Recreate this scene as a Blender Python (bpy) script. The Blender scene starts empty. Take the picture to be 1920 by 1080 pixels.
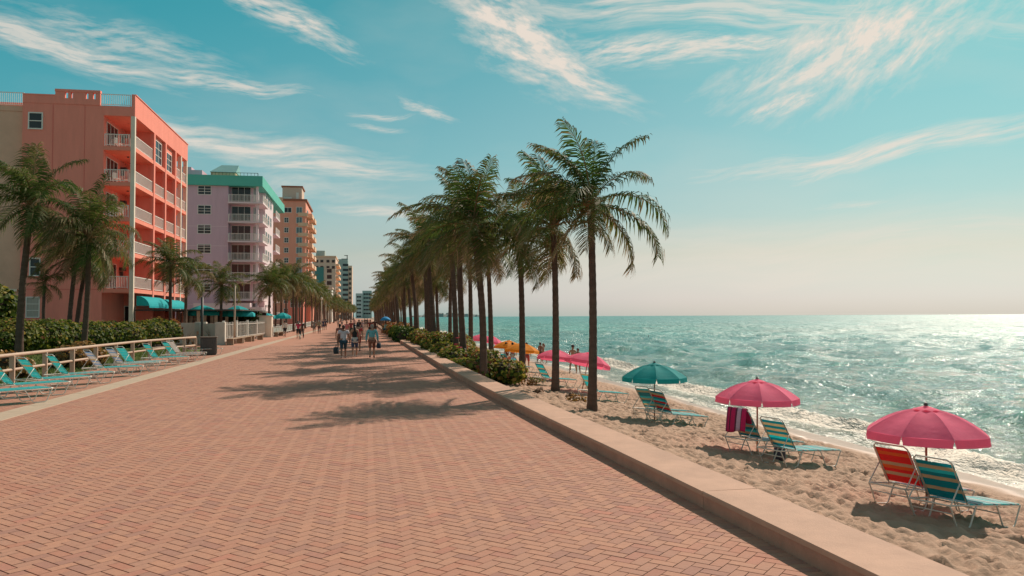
import bpy, math, random
import numpy as np
from mathutils import Vector, Matrix, Euler
SC = bpy.context.scene
COL = SC.collection
R = math.radians
random.seed(7); RNG = np.random.default_rng(11)

# ------------------------------------------------------------------ camera
FOC = 1493.0                      # focal length in pixels of a 1920 wide picture
YAW, PITCH, ROLL = R(10.25), R(1.99), R(-0.29)
cam_d = bpy.data.cameras.new('camera'); cam = bpy.data.objects.new('camera', cam_d); COL.objects.link(cam)
cam_d.sensor_width = 36.0; cam_d.lens = 36.0*FOC/1920.0
cam_d.clip_start = 0.1; cam_d.clip_end = 30000.0
CAM = Vector((0, 0, 2.1))
CM = Matrix.Rotation(-YAW, 3, 'Z') @ Matrix.Rotation(math.pi/2+PITCH, 3, 'X') @ Matrix.Rotation(ROLL, 3, 'Z')
cam.matrix_world = Matrix.Translation(CAM) @ CM.to_4x4()
SC.camera = cam

# ------------------------------------------------------------------ light and exposure
SUN_AZ, SUN_EL = R(44.0), R(38.0)      # azimuth from the promenade's direction (+Y) towards the sea (+X)
SC.view_settings.view_transform = 'Standard'; SC.view_settings.look = 'None'
SC.view_settings.exposure = 0.0; SC.view_settings.gamma = 1.0; SC.view_settings.use_curve_mapping = False
sun_d = bpy.data.lights.new('sun', 'SUN'); sun_d.energy = 5.0; sun_d.angle = R(0.6); sun_d.color = (1.0, .84, .70)
sun = bpy.data.objects.new('sun', sun_d); COL.objects.link(sun)
SUN_DIR = Vector((math.sin(SUN_AZ)*math.cos(SUN_EL), math.cos(SUN_AZ)*math.cos(SUN_EL), math.sin(SUN_EL)))
sun.rotation_euler = SUN_DIR.to_track_quat('Z', 'Y').to_euler()
sun.location = (60, 40, 80)

def ray(px, py):
    v = Vector(((px-960.0)/FOC, (540.0-py)/FOC, -1.0))
    return (CM @ v)
def at(px, py, z=0.0):               # point of the level z seen at that place of the photograph
    r = ray(px, py); t = (z-CAM.z)/r.z; return CAM + r*t
def dep(px, py, d):                  # point at a given distance along the view axis
    return CAM + ray(px, py)*d
def onY(px, py, Y):
    r = ray(px, py); p = CAM + r*(Y/r.y); return p.x, p.z
def onX(px, py, X):
    r = ray(px, py); p = CAM + r*(X/r.x); return p.y, p.z

# ------------------------------------------------------------------ world: physical sky, graded teal, cirrus
W = bpy.data.worlds.new('World'); SC.world = W; W.use_nodes = True
def build_world():
    nt = W.node_tree; N = nt.nodes; L = nt.links; N.clear()
    def node(t, **k):
        n = N.new(t)
        for a, b in k.items(): setattr(n, a, b)
        return n
    def M(op, a, b=None, c=None, clamp=False):
        n = node('ShaderNodeMath', operation=op, use_clamp=clamp)
        for i, v in enumerate((a, b, c)):
            if v is None: continue
            if isinstance(v, (int, float)): n.inputs[i].default_value = v
            else: L.new(v, n.inputs[i])
        return n.outputs[0]
    out = node('ShaderNodeOutputWorld'); bg = node('ShaderNodeBackground')
    sky = node('ShaderNodeTexSky', sky_type='NISHITA')
    sky.sun_disc = False; sky.sun_elevation = SUN_EL; sky.sun_rotation = SUN_AZ
    sky.altitude = 0; sky.air_density = 1.0; sky.dust_density = 2.0; sky.ozone_density = 1.0
    tc = node('ShaderNodeTexCoord')
    sep = node('ShaderNodeSeparateXYZ'); L.new(tc.outputs['Generated'], sep.inputs[0])
    # colour grade of the air: red falls faster than blue towards the zenith
    mul = node('ShaderNodeMix', data_type='RGBA', blend_type='MULTIPLY'); mul.inputs[0].default_value = 1.0
    ramp = node('ShaderNodeValToRGB')
    L.new(M('MAXIMUM', sep.outputs['Z'], 0.0), ramp.inputs[0])
    els = ramp.color_ramp.elements
    GR = GRADE
    els[0].position = GR[0][0]; els[0].color = (*GR[0][1], 1)
    els[1].position = GR[-1][0]; els[1].color = (*GR[-1][1], 1)
    for p, c in GR[1:-1]:
        e = els.new(p); e.color = (*c, 1)
    # the light part of the sky is evened out, the red part gathers towards the sun
    sr = node('ShaderNodeSeparateColor'); L.new(sky.outputs[0], sr.inputs[0]); cr = node('ShaderNodeCombineColor')
    for i in (1, 2): L.new(M('POWER', sr.outputs[i], .42), cr.inputs[i])
    q = M('MULTIPLY', sr.outputs[0], sr.outputs[0]); L.new(M('DIVIDE', q, M('ADD', q, 21.2)), cr.inputs[0])
    L.new(cr.outputs[0], mul.inputs[6]); L.new(ramp.outputs[0], mul.inputs[7])
    col = mul.outputs[2]
    # cirrus: fibrous streaks gathered in a few places of the sky
    total = None
    warp = node('ShaderNodeTexNoise'); warp.inputs['Scale'].default_value = 6.0; warp.inputs['Detail'].default_value = 2.0
    L.new(tc.outputs['Generated'], warp.inputs['Vector'])
    wsub = node('ShaderNodeVectorMath', operation='SUBTRACT'); L.new(warp.outputs['Color'], wsub.inputs[0]); wsub.inputs[1].default_value = (.5, .5, .5)
    wsc = node('ShaderNodeVectorMath', operation='SCALE'); L.new(wsub.outputs[0], wsc.inputs[0]); wsc.inputs['Scale'].default_value = .05
    wadd = node('ShaderNodeVectorMath', operation='ADD'); L.new(tc.outputs['Generated'], wadd.inputs[0]); L.new(wsc.outputs[0], wadd.inputs[1])
    for k, (px, py, hl, hw, ang, st, fq, bite) in enumerate(CLOUDS):
        c = ray(px, py).normalized()
        ex = ray(px+50*math.cos(R(ang)), py+50*math.sin(R(ang))).normalized()
        ax = (ex-c); ax = (ax-c*ax.dot(c)).normalized(); ay = c.cross(ax)
        def dot(v, s):
            n = node('ShaderNodeVectorMath', operation='DOT_PRODUCT'); L.new(wadd.outputs[0], n.inputs[0])
            n.inputs[1].default_value = tuple(v*(FOC/s)); return n.outputs['Value']
        a = dot(ax, hl); b = dot(ay, hw)
        a0 = M('SUBTRACT', a, ax.dot(c)*FOC/hl); b0 = M('SUBTRACT', b, ay.dot(c)*FOC/hw)
        r2 = M('ADD', M('MULTIPLY', a0, a0), M('MULTIPLY', b0, b0))
        blob = M('POWER', 2.718, M('MULTIPLY', r2, -0.8))
        cmb = node('ShaderNodeCombineXYZ'); L.new(M('ADD', M('MULTIPLY', a0, 1.7), M('MULTIPLY', b0, .7)), cmb.inputs[0]); L.new(b0, cmb.inputs[1]); cmb.inputs[2].default_value = k*7.3
        nz = node('ShaderNodeTexNoise'); nz.inputs['Scale'].default_value = fq*1.15; nz.inputs['Detail'].default_value = 6.0
        nz.inputs['Roughness'].default_value = .62; nz.inputs['Distortion'].default_value = .0
        L.new(cmb.outputs[0], nz.inputs['Vector'])
        front = M('GREATER_THAN', dot(c, FOC), 0.2)
        v = M('MULTIPLY', M('POWER', blob, .7), M('ADD', .66, M('MULTIPLY', M('SUBTRACT', nz.outputs[0], .5), bite*2.0)))
        v = M('POWER', M('MULTIPLY', M('SUBTRACT', v, .16), 1.7, clamp=True), 1.2)
        v = M('MULTIPLY', M('MULTIPLY', v, st), front)
        total = v if total is None else M('MAXIMUM', total, v)
    # faint veils everywhere
    vs = node('ShaderNodeVectorMath', operation='MULTIPLY'); L.new(wadd.outputs[0], vs.inputs[0]); vs.inputs[1].default_value = (2.2, 2.2, 7.0)
    vn = node('ShaderNodeTexNoise'); vn.inputs['Scale'].default_value = 1.6; vn.inputs['Detail'].default_value = 6.0; L.new(vs.outputs[0], vn.inputs['Vector'])
    veil = M('MULTIPLY', M('MULTIPLY', M('SUBTRACT', vn.outputs[0], .47), 1.6, clamp=True), .36)
    # extra cirrus added only outside the view, to warm the fill light
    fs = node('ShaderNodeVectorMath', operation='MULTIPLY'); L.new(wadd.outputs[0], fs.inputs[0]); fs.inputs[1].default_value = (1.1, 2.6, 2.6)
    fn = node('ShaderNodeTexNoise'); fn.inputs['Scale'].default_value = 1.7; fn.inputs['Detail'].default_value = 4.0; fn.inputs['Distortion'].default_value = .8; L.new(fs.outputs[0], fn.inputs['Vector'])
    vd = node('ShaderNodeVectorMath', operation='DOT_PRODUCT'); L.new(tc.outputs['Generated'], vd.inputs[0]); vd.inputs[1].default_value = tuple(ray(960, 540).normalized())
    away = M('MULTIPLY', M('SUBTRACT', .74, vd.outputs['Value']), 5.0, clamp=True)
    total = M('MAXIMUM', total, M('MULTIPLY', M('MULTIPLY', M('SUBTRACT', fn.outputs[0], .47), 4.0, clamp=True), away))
    total = M('MAXIMUM', total, veil)
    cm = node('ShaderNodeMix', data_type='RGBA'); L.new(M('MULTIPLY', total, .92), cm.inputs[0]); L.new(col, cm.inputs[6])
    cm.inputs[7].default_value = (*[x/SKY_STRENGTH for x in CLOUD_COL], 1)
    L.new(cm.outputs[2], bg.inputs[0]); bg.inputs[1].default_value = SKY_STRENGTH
    L.new(bg.outputs[0], out.inputs[0])
    W.cycles.sampling_method = 'MANUAL'; W.cycles.sample_map_resolution = 512
SKY_STRENGTH = 0.15
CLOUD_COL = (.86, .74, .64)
GRADE = [(0.0, (5.6, 1.88, 2.08)), (.02, (5.6, 1.83, 2.04)), (.075, (4.8, 1.62, 1.52)), (.124, (3.6, 1.57, 1.55)), (.19, (2.55, 1.48, 1.5)), (.24, (2.2, 1.40, 1.44)), (.345, (1.35, 1.27, 1.32)), (.52, (1.15, .98, 1.02)), (1.0, (.95, .62, .66))]
# centre x, centre y, half length, half width, slope, strength, noise scale, bite   (directions of the sky, given by where the photograph shows them)
CLOUDS = [(960, 60, 130, 55, 38, 1.0, 1.3, 1.3), (1050, 120, 130, 32, 33, .9, 1.3, 1.2), (1640, 70, 170, 70, -24, 1.0, 1.4, 1.3), (1530, 110, 140, 42, -22, .9, 1.3, 1.2), (1230, 92, 150, 24, 2, .85, 1.4, 1.2), (1380, 82, 90, 16, -6, .8, 1.4, 1.1),
          (1722, 98, 70, 17, -36, .8, 1.2, 1.0), (1650, 284, 230, 17, -9, .85, 1.4, 1.0), (1580, 305, 90, 10, -14, .6, 1.4, .9), (1462, 206, 55, 15, -22, .8, 1.2, 1.0),
          (460, 268, 210, 26, 8, .85, 1.3, .8), (610, 308, 150, 15, 6, .75, 1.3, .8), (80, 72, 180, 22, 17, .75, 1.4, 1.1), (20, 50, 80, 16, 20, .7, 1.4, 1.0), (240, 75, 130, 24, 15, .45, 1.6, 1.3),
          (415, 148, 115, 13, 8, .75, 1.4, 1.0), (540, 28, 100, 20, 30, .8, 1.4, 1.1), (715, 400, 90, 11, 3, .7, 1.2, .6),
          (795, 200, 50, 8, 22, .7, 1.2, .9), (705, 204, 48, 5, -2, .55, 1.2, .8), (700, 228, 40, 6, 4, .45, 1.2, .8),
          (1560, 470, 620, 60, -2, .5, 1.6, .5), (1700, 440, 420, 18, -3, .45, 1.5, .7), (1590, 380, 60, 6, 3, .4, 1.2, .7), (560, 345, 150, 30, 6, .4, 1.4, .7),
          (1390, 20, 380, 30, 3, .7, 1.8, 1.1), (1360, 320, 60, 5, 0, .3, 1.2, .7)]
build_world()

# ------------------------------------------------------------------ helpers: objects
def link(o):
    COL.objects.link(o); return o
def tag(o, label=None, cat=None, group=None, kind=None):
    if label: o['label'] = label
    if cat: o['category'] = cat
    if group: o['group'] = group
    if kind: o['kind'] = kind
    return o
def thing(name, label, cat, loc=(0, 0, 0), rz=0.0, group=None, rot=None, scale=None):
    o = bpy.data.objects.new(name, None); link(o); o.empty_display_size = .2
    o.location = loc; o.rotation_euler = rot if rot else (0, 0, rz)
    if scale: o.scale = (scale,)*3
    return tag(o, label, cat, group)
def inst(name, mesh, parent=None, loc=(0, 0, 0), rot=(0, 0, 0), scale=None):
    o = bpy.data.objects.new(name, mesh); link(o)
    o.location = loc; o.rotation_euler = rot
    if scale: o.scale = scale if hasattr(scale, '__len__') else (scale,)*3
    if parent is not None: o.parent = parent
    return o
def dup(root, loc, rz=None, label=None, group=None):
    r = root.copy(); link(r); r.location = loc
    if rz is not None: r.rotation_euler = (0, 0, rz)
    if label: r['label'] = label
    if group: r['group'] = group
    for ch in KIDS.get(root.name, list(root.children)):
        c = ch.copy(); link(c); c.parent = r
        for g in list(ch.children):
            d = g.copy(); link(d); d.parent = c
    return r
KIDS = {}

class MB:
    """collects shapes and makes ONE mesh of them"""
    def __init__(s): s.v = []; s.f = []; s.m = []; s.t = []; s.sm = []
    def add(s, vs, fs, mi=0, tone=.5, smooth=False):
        o = len(s.v); s.v.extend([tuple(q) for q in vs]); s.f.extend([tuple(i+o for i in f) for f in fs])
        s.m.extend([mi]*len(fs)); s.t.extend([tone]*len(fs)); s.sm.extend([smooth]*len(fs)); return s
    def box(s, x0, x1, y0, y1, z0, z1, mi=0, tone=.5):
        v = [(x, y, z) for z in (z0, z1) for x, y in ((x0, y0), (x1, y0), (x1, y1), (x0, y1))]
        return s.add(v, [(3, 2, 1, 0), (4, 5, 6, 7), (0, 1, 5, 4), (1, 2, 6, 5), (2, 3, 7, 6), (3, 0, 4, 7)], mi, tone)
    def bbox(s, x0, x1, y0, y1, z0, z1, b=.01, mi=0, tone=.5):          # box with bevelled edges all round
        vs = []
        for z, k in ((z0, b), (z0+b, 0), (z1-b, 0), (z1, b)):
            xa, xb, ya, yb = x0+k, x1-k, y0+k, y1-k; c = b
            vs += [(xa+c, ya, z), (xb-c, ya, z), (xb, ya+c, z), (xb, yb-c, z), (xb-c, yb, z), (xa+c, yb, z), (xa, yb-c, z), (xa, ya+c, z)]
        fs = [tuple(range(7, -1, -1)), tuple(range(24, 32))]
        for r in range(3):
            for i in range(8):
                j = (i+1) % 8; fs.append((r*8+i, r*8+j, r*8+8+j, r*8+8+i))
        return s.add(vs, fs, mi, tone)
    def quad(s, a, b, c, d, mi=0, tone=.5): return s.add([a, b, c, d], [(0, 1, 2, 3)], mi, tone)
    def tube(s, pts, rad, n=6, mi=0, tone=.5, cap=True, closed=False, smooth=True):
        pts = [Vector(p) for p in pts]; k = len(pts)
        rads = rad if hasattr(rad, '__len__') else [rad]*k
        vs = []; fs = []; up = None
        for i, p in enumerate(pts):
            if closed: t = (pts[(i+1) % k]-pts[i-1])
            else: t = pts[min(i+1, k-1)]-pts[max(i-1, 0)]
            if t.length < 1e-9: t = Vector((0, 0, 1))
            t.normalize()
            if up is None:
                up = Vector((0, 0, 1)) if abs(t.z) < .9 else Vector((1, 0, 0))
            a = t.cross(up).normalized(); b = a.cross(t).normalized(); up = b
            for j in range(n):
                w = 2*math.pi*(j+.5)/n; vs.append(p+a*(math.cos(w)*rads[i])+b*(math.sin(w)*rads[i]))
        for i in range(k if closed else k-1):
            i2 = (i+1) % k
            for j in range(n):
                j2 = (j+1) % n; fs.append((i*n+j, i*n+j2, i2*n+j2, i2*n+j))
        if cap and not closed:
            fs.append(tuple(range(n-1, -1, -1))); fs.append(tuple((k-1)*n+j for j in range(n)))
        return s.add(vs, fs, mi, tone, smooth)
    def lathe(s, prof, n=16, c=(0, 0, 0), mi=0, tone=.5, sx=1, sy=1, smooth=True):
        vs = []; fs = []
        for r, z in prof:
            for j in range(n):
                w = 2*math.pi*j/n; vs.append((c[0]+math.cos(w)*r*sx, c[1]+math.sin(w)*r*sy, c[2]+z))
        for i in range(len(prof)-1):
            for j in range(n):
                j2 = (j+1) % n; fs.append((i*n+j, i*n+j2, i*n+n+j2, i*n+n+j))
        fs.append(tuple(range(n-1, -1, -1))); fs.append(tuple((len(prof)-1)*n+j for j in range(n)))
        return s.add(vs, fs, mi, tone, smooth)
    def ball(s, c, r, n=10, mi=0, tone=.5, sq=(1, 1, 1)):
        m = max(4, n//2+1); prof = [(math.sin(math.pi*i/m)*1.0+1e-4, -math.cos(math.pi*i/m)) for i in range(m+1)]
        vs = []; fs = []
        for a, z in prof:
            for j in range(n):
                w = 2*math.pi*j/n; vs.append((c[0]+math.cos(w)*a*r*sq[0], c[1]+math.sin(w)*a*r*sq[1], c[2]+z*r*sq[2]))
        for i in range(m):
            for j in range(n):
                j2 = (j+1) % n; fs.append((i*n+j, i*n+j2, i*n+n+j2, i*n+n+j))
        return s.add(vs, fs, mi, tone, True)
    def mesh(s, name, mats):
        me = bpy.data.meshes.new(name); me.from_pydata(s.v, [], s.f)
        for m in (mats if isinstance(mats, (list, tuple)) else [mats]): me.materials.append(m)
        if len(me.materials) > 1: me.polygons.foreach_set('material_index', s.m)
        if any(s.sm): me.polygons.foreach_set('use_smooth', s.sm)
        if any(t != .5 for t in s.t):
            a = me.attributes.new('tone', 'FLOAT', 'FACE'); a.data.foreach_set('value', s.t)
        me.update(); return me
    def build(s, name, mats, parent=None, loc=(0, 0, 0), rot=(0, 0, 0)):
        return inst(name, s.mesh(name, mats), parent, loc, rot)

def np_mesh(name, v, faces, mats, tone=None, smooth=False, pt=None):
    """faces: (n,k) int array of equal-sized polygons"""
    me = bpy.data.meshes.new(name); v = np.asarray(v, np.float32); faces = np.asarray(faces, np.int32)
    n, k = faces.shape
    me.vertices.add(len(v)); me.vertices.foreach_set('co', v.ravel())
    me.loops.add(n*k); me.loops.foreach_set('vertex_index', faces.ravel())
    me.polygons.add(n); me.polygons.foreach_set('loop_start', np.arange(0, n*k, k, dtype=np.int32))
    for m in (mats if isinstance(mats, (list, tuple)) else [mats]): me.materials.append(m)
    me.polygons.foreach_set('use_smooth', np.full(n, bool(smooth)))
    if tone is not None:
        a = me.attributes.new('tone', 'FLOAT', 'FACE'); a.data.foreach_set('value', np.asarray(tone, np.float32))
    for key, arr in (pt or {}).items():
        a = me.attributes.new(key, 'FLOAT', 'POINT'); a.data.foreach_set('value', np.asarray(arr, np.float32).ravel())
    me.update(calc_edges=True); me.validate(); return me

def vnoise(x, y, seed=0):
    """smooth value noise, 0..1"""
    xi = np.floor(x).astype(np.int64); yi = np.floor(y).astype(np.int64); fx = x-xi; fy = y-yi
    fx = fx*fx*(3-2*fx); fy = fy*fy*(3-2*fy)
    def h(i, j):
        n = (i*374761393 + j*668265263 + seed*1442695041) & 0xffffffff
        n = ((n ^ (n >> 13))*1274126177) & 0xffffffff
        return ((n ^ (n >> 16)) & 0xffff)/65535.0
    return (h(xi, yi)*(1-fx)+h(xi+1, yi)*fx)*(1-fy)+(h(xi, yi+1)*(1-fx)+h(xi+1, yi+1)*fx)*fy
def fbm(x, y, o=4, seed=0):
    s = 0; a = .5; t = 0
    for k in range(o):
        s = s+a*vnoise(x*2**k, y*2**k, seed+k); t += a; a *= .5
    return s/t

# ------------------------------------------------------------------ helpers: materials
def newmat(name):
    m = bpy.data.materials.new(name); m.use_nodes = True; nt = m.node_tree; nt.nodes.clear()
    out = nt.nodes.new('ShaderNodeOutputMaterial'); p = nt.nodes.new('ShaderNodeBsdfPrincipled')
    nt.links.new(p.outputs[0], out.inputs[0]); return m, nt, p, out
def mat(name, col, rough=.75, var=.18, scale=6.0, bump=.0, bscale=40.0, spec=.4, metal=0.0, tones=None, col2=None, transl=0.0, stretch=(1, 1, 1), dirt=0.0, bdist=.01):
    """surface whose colour wanders with noise; tones = colour list picked by the face attribute 'tone'"""
    m, nt, p, out = newmat(name); N = nt.nodes; L = nt.links
    tc = N.new('ShaderNodeTexCoord'); mp = N.new('ShaderNodeMapping'); mp.inputs['Scale'].default_value = stretch
    L.new(tc.outputs['Object'], mp.inputs[0])
    nz = N.new('ShaderNodeTexNoise'); nz.inputs['Scale'].default_value = scale; nz.inputs['Detail'].default_value = 6; nz.inputs['Roughness'].default_value = .6
    L.new(mp.outputs[0], nz.inputs['Vector'])
    if tones:
        at_ = N.new('ShaderNodeAttribute'); at_.attribute_name = 'tone'
        rp = N.new('ShaderNodeValToRGB'); e = rp.color_ramp.elements
        k = len(tones)
        e[0].position = 0; e[0].color = (*tones[0], 1); e[1].position = 1; e[1].color = (*tones[-1], 1)
        for i in range(1, k-1):
            q = e.new(i/(k-1)); q.color = (*tones[i], 1)
        L.new(at_.outputs['Fac'], rp.inputs[0]); base = rp.outputs[0]
    else:
        rgb = N.new('ShaderNodeRGB'); rgb.outputs[0].default_value = (*col, 1); base = rgb.outputs[0]
    mr = N.new('ShaderNodeMapRange'); mr.inputs['From Min'].default_value = .25; mr.inputs['From Max'].default_value = .75
    mr.inputs['To Min'].default_value = 1-var; mr.inputs['To Max'].default_value = 1+var
    L.new(nz.outputs[0], mr.inputs[0])
    mx = N.new('ShaderNodeMix'); mx.data_type = 'RGBA'; mx.blend_type = 'MULTIPLY'; mx.inputs[0].default_value = 1
    L.new(base, mx.inputs[6]); L.new(mr.outputs[0], mx.inputs[7]); c = mx.outputs[2]
    if col2 is not None or dirt:
        n2 = N.new('ShaderNodeTexNoise'); n2.inputs['Scale'].default_value = scale*.23; n2.inputs['Detail'].default_value = 8; n2.inputs['Roughness'].default_value = .7
        L.new(mp.outputs[0], n2.inputs['Vector'])
        r2 = N.new('ShaderNodeMapRange'); r2.inputs['From Min'].default_value = .48; r2.inputs['From Max'].default_value = .72
        r2.inputs['To Max'].default_value = dirt if dirt else .8
        L.new(n2.outputs[0], r2.inputs[0])
        m2 = N.new('ShaderNodeMix'); m2.data_type = 'RGBA'; L.new(r2.outputs[0], m2.inputs[0]); L.new(c, m2.inputs[6])
        m2.inputs[7].default_value = (*(col2 if col2 is not None else (col[0]*.45, col[1]*.42, col[2]*.4)), 1); c = m2.outputs[2]
    L.new(c, p.inputs['Base Color']); p.inputs['Roughness'].default_value = rough; p.inputs['Metallic'].default_value = metal
    p.inputs['Specular IOR Level'].default_value = spec
    if bump:
        nb = N.new('ShaderNodeTexNoise'); nb.inputs['Scale'].default_value = bscale; nb.inputs['Detail'].default_value = 5
        L.new(mp.outputs[0], nb.inputs['Vector'])
        b = N.new('ShaderNodeBump'); b.inputs['Strength'].default_value = bump; b.inputs['Distance'].default_value = bdist
        L.new(nb.outputs[0], b.inputs['Height']); L.new(b.outputs[0], p.inputs['Normal'])
    if transl:
        tr = N.new('ShaderNodeBsdfTranslucent'); L.new(c, tr.inputs['Color'])
        ms = N.new('ShaderNodeMixShader'); ms.inputs[0].default_value = transl
        L.new(p.outputs[0], ms.inputs[1]); L.new(tr.outputs[0], ms.inputs[2]); L.new(ms.outputs[0], out.inputs[0])
    return m
# ================================================================== THE SETTING
WY = np.array([-30, 0, 6, 9.75, 16, 22.6, 32, 45, 60, 101, 180, 300, 700.])
WX = np.array([4.95, 3.87, 3.656, 3.52, 3.27, 3.05, 2.88, 2.74, 2.6, 2.1, 1.75, 1.6, 1.6])
def wx(y): return np.interp(y, WY, WX)
SEA_Z = -1.70
def sand_base(x):
    return np.interp(x, [3, 5, 6.5, 8.5, 12, 14, 18, 30, 60], [-.45, -.6, -.77, -1.0, -1.42, -1.70, -2.25, -3.6, -6])
def sandz(x): return float(sand_base(x))

M_BRICK = mat('brick_clay', None, .85, .12, 22, .15, 150, .25, tones=[(.34, .17, .125), (.41, .185, .13), (.44, .205, .14), (.42, .22, .155), (.475, .24, .16), (.36, .185, .14), (.47, .20, .14), (.43, .215, .15)], col2=(.34, .205, .165), dirt=.32)
M_JOINT = mat('joint_sand', (.12, .075, .055), .95, .25, 30)
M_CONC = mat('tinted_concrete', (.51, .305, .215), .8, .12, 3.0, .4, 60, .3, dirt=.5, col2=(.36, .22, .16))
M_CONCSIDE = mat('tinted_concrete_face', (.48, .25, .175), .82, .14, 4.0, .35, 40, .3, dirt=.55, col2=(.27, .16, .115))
M_BAND = mat('pale_band_concrete', (.47, .36, .265), .85, .12, 5, .2, 50, .3, dirt=.3)

def far_brick():
    """beyond the pieces one can tell apart: zigzag courses along the walk, colour only"""
    m, nt, p, out = newmat('far_brick'); N = nt.nodes; L = nt.links
    tc = N.new('ShaderNodeTexCoord'); mp = N.new('ShaderNodeMapping'); mp.inputs['Scale'].default_value = (3.4, 1.2, 1)
    L.new(tc.outputs['Object'], mp.inputs[0])
    nz = N.new('ShaderNodeTexNoise'); nz.inputs['Scale'].default_value = 1.5; nz.inputs['Detail'].default_value = 9; nz.inputs['Roughness'].default_value = .75
    L.new(mp.outputs[0], nz.inputs['Vector'])
    rp = N.new('ShaderNodeValToRGB'); e = rp.color_ramp.elements
    e[0].position = .3; e[0].color = (.38, .19, .135, 1); e[1].position = .7; e[1].color = (.50, .25, .17, 1)
    L.new(nz.outputs[0], rp.inputs[0]); L.new(rp.outputs[0], p.inputs['Base Color']); p.inputs['Roughness'].default_value = .88
    p.inputs['Specular IOR Level'].default_value = .2
    return m
M_FARBRICK = far_brick()

Y_BRICK = 60.0
ys = [-90, -60, -40, -20]+list(np.arange(-6, 20, 1.0))+list(np.arange(20, 110, 3.0))+list(np.arange(110, 760, 15.0))
def strip_mesh(name, xl, xr, ya, yb, z, m):
    yy = [ya]+[y for y in ys if ya < y < yb]+[yb]
    b = MB()
    for a, c in zip(yy[:-1], yy[1:]):
        b.quad((xl(a), a, z), (xr(a), a, z), (xr(c), c, z), (xl(c), c, z))
    return b.build(name, m)
PROM = strip_mesh('promenade', lambda y: -12.2, lambda y: float(wx(y))+.05, -120, Y_BRICK+.2, -.021, M_JOINT); tag(PROM, kind='structure')
FARP = strip_mesh('promenade', lambda y: -13.5, lambda y: float(wx(y))+.05, Y_BRICK, 745, 0.0, M_FARBRICK); tag(FARP, kind='structure')
# herringbone bricks laid at 45 degrees to the walk
def brick_field():
    w = .114; g = .0042; h = math.sqrt(.5)
    n = int(70/w); i, j = np.meshgrid(np.arange(-200, n+260), np.arange(-n, n), indexing='ij')
    t = (i-j) % 4
    outs = []
    for tt, (su, sv) in ((0, (2, 1)), (3, (1, 2))):
        m = t == tt; I = i[m]; J = j[m]
        u0, v0 = I*w, J*w; uc = u0+su*w/2; vc = v0+sv*w/2
        X = (uc+vc*-1)*h*-1*-1; Y = (uc+vc)*h
        X = (uc-vc)*h
        main = (X > -7.46) & (X < wx(Y)-.09) & (X > -.415*Y-3.2)
        left = (X < -7.98) & (X > -11.2) & (X > -.415*Y-2.5) & (Y > 15)
        k = (Y > 3.6) & (Y < Y_BRICK) & (main | left)
        outs.append((X[k], Y[k], np.full(k.sum(), tt)))
    X = np.concatenate([o[0] for o in outs]); Y = np.concatenate([o[1] for o in outs]); T = np.concatenate([o[2] for o in outs])
    return X, Y, T, w, g
def brick_corners(T, w, g, inset, z):
    gu, gv = .0056+inset, .0030+inset                         # joints across the sun stand open, the others are tight
    a = np.where(T[:, None] == 0, [[w-gu, w/2-gv]], [[w/2-gu, w-gv]])      # half sizes in u,v
    q = np.stack([a*[-1, -1], a*[1, -1], a*[1, 1], a*[-1, 1]], 1)
    h = math.sqrt(.5)
    return np.stack([(q[..., 0]-q[..., 1])*h, (q[..., 0]+q[..., 1])*h], -1)
X, Y, T, w_, g_ = brick_field()
tone = np.clip(RNG.normal(.5, .14, len(X))+.13*(fbm(X*.35, Y*.35, 3, 5)-.5)*2, 0, 1)
px_key = (Y < 12) & (Y > 4.5)
dist2 = (X-.9)**2*.55+(Y-4.6)**2
vis = (X > -.415*Y-.1) & (X < .93*Y)
order = np.argsort(np.where(vis & (Y > 5.6), dist2, 1e9)); near = np.zeros(len(X), bool); near[order[:300]] = True
def field_mesh(X, Y, T, tone, nm):
    n = len(X); dz = RNG.normal(0, .0007, n); tilt = RNG.normal(0, .0035, (n, 2))
    c0 = brick_corners(T, w_, g_, .0012, 0); c1 = brick_corners(T, w_, g_, 0, 0)
    P = np.zeros((n, 12, 3))
    for k, (c, z) in enumerate(((c0, 0.0), (c1, -.0012), (c1, -.024))):
        P[:, k*4:k*4+4, 0] = X[:, None]+c[..., 0]; P[:, k*4:k*4+4, 1] = Y[:, None]+c[..., 1]
        P[:, k*4:k*4+4, 2] = z+dz[:, None]+(c[..., 0]*tilt[:, :1]+c[..., 1]*tilt[:, 1:])
    f = [[0, 1, 2, 3]]
    for r in (0, 4):
        for q in range(4):
            q2 = (q+1) % 4; f.append([r+q, r+4+q, r+4+q2, r+q2])
    F = (np.arange(n)[:, None, None]*12+np.array(f)[None]).reshape(-1, 4)
    return np_mesh(nm, P.reshape(-1, 3), F, M_BRICK, tone=np.repeat(tone, len(f)))
stuff = inst('bricks', field_mesh(X[~near], Y[~near], T[~near], tone[~near], 'bricks'), PROM); tag(stuff, kind='stuff')
variants = {}
for tt in (0, 3):
    for k in range(16):
        variants[tt, k] = field_mesh(np.zeros(1), np.zeros(1), np.array([tt]), np.array([(k+.5)/16]), 'brick')
for a in np.nonzero(near)[0]:
    inst('brick', variants[int(T[a]), min(15, int(tone[a]*16))], PROM, (X[a], Y[a], 0))
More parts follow.
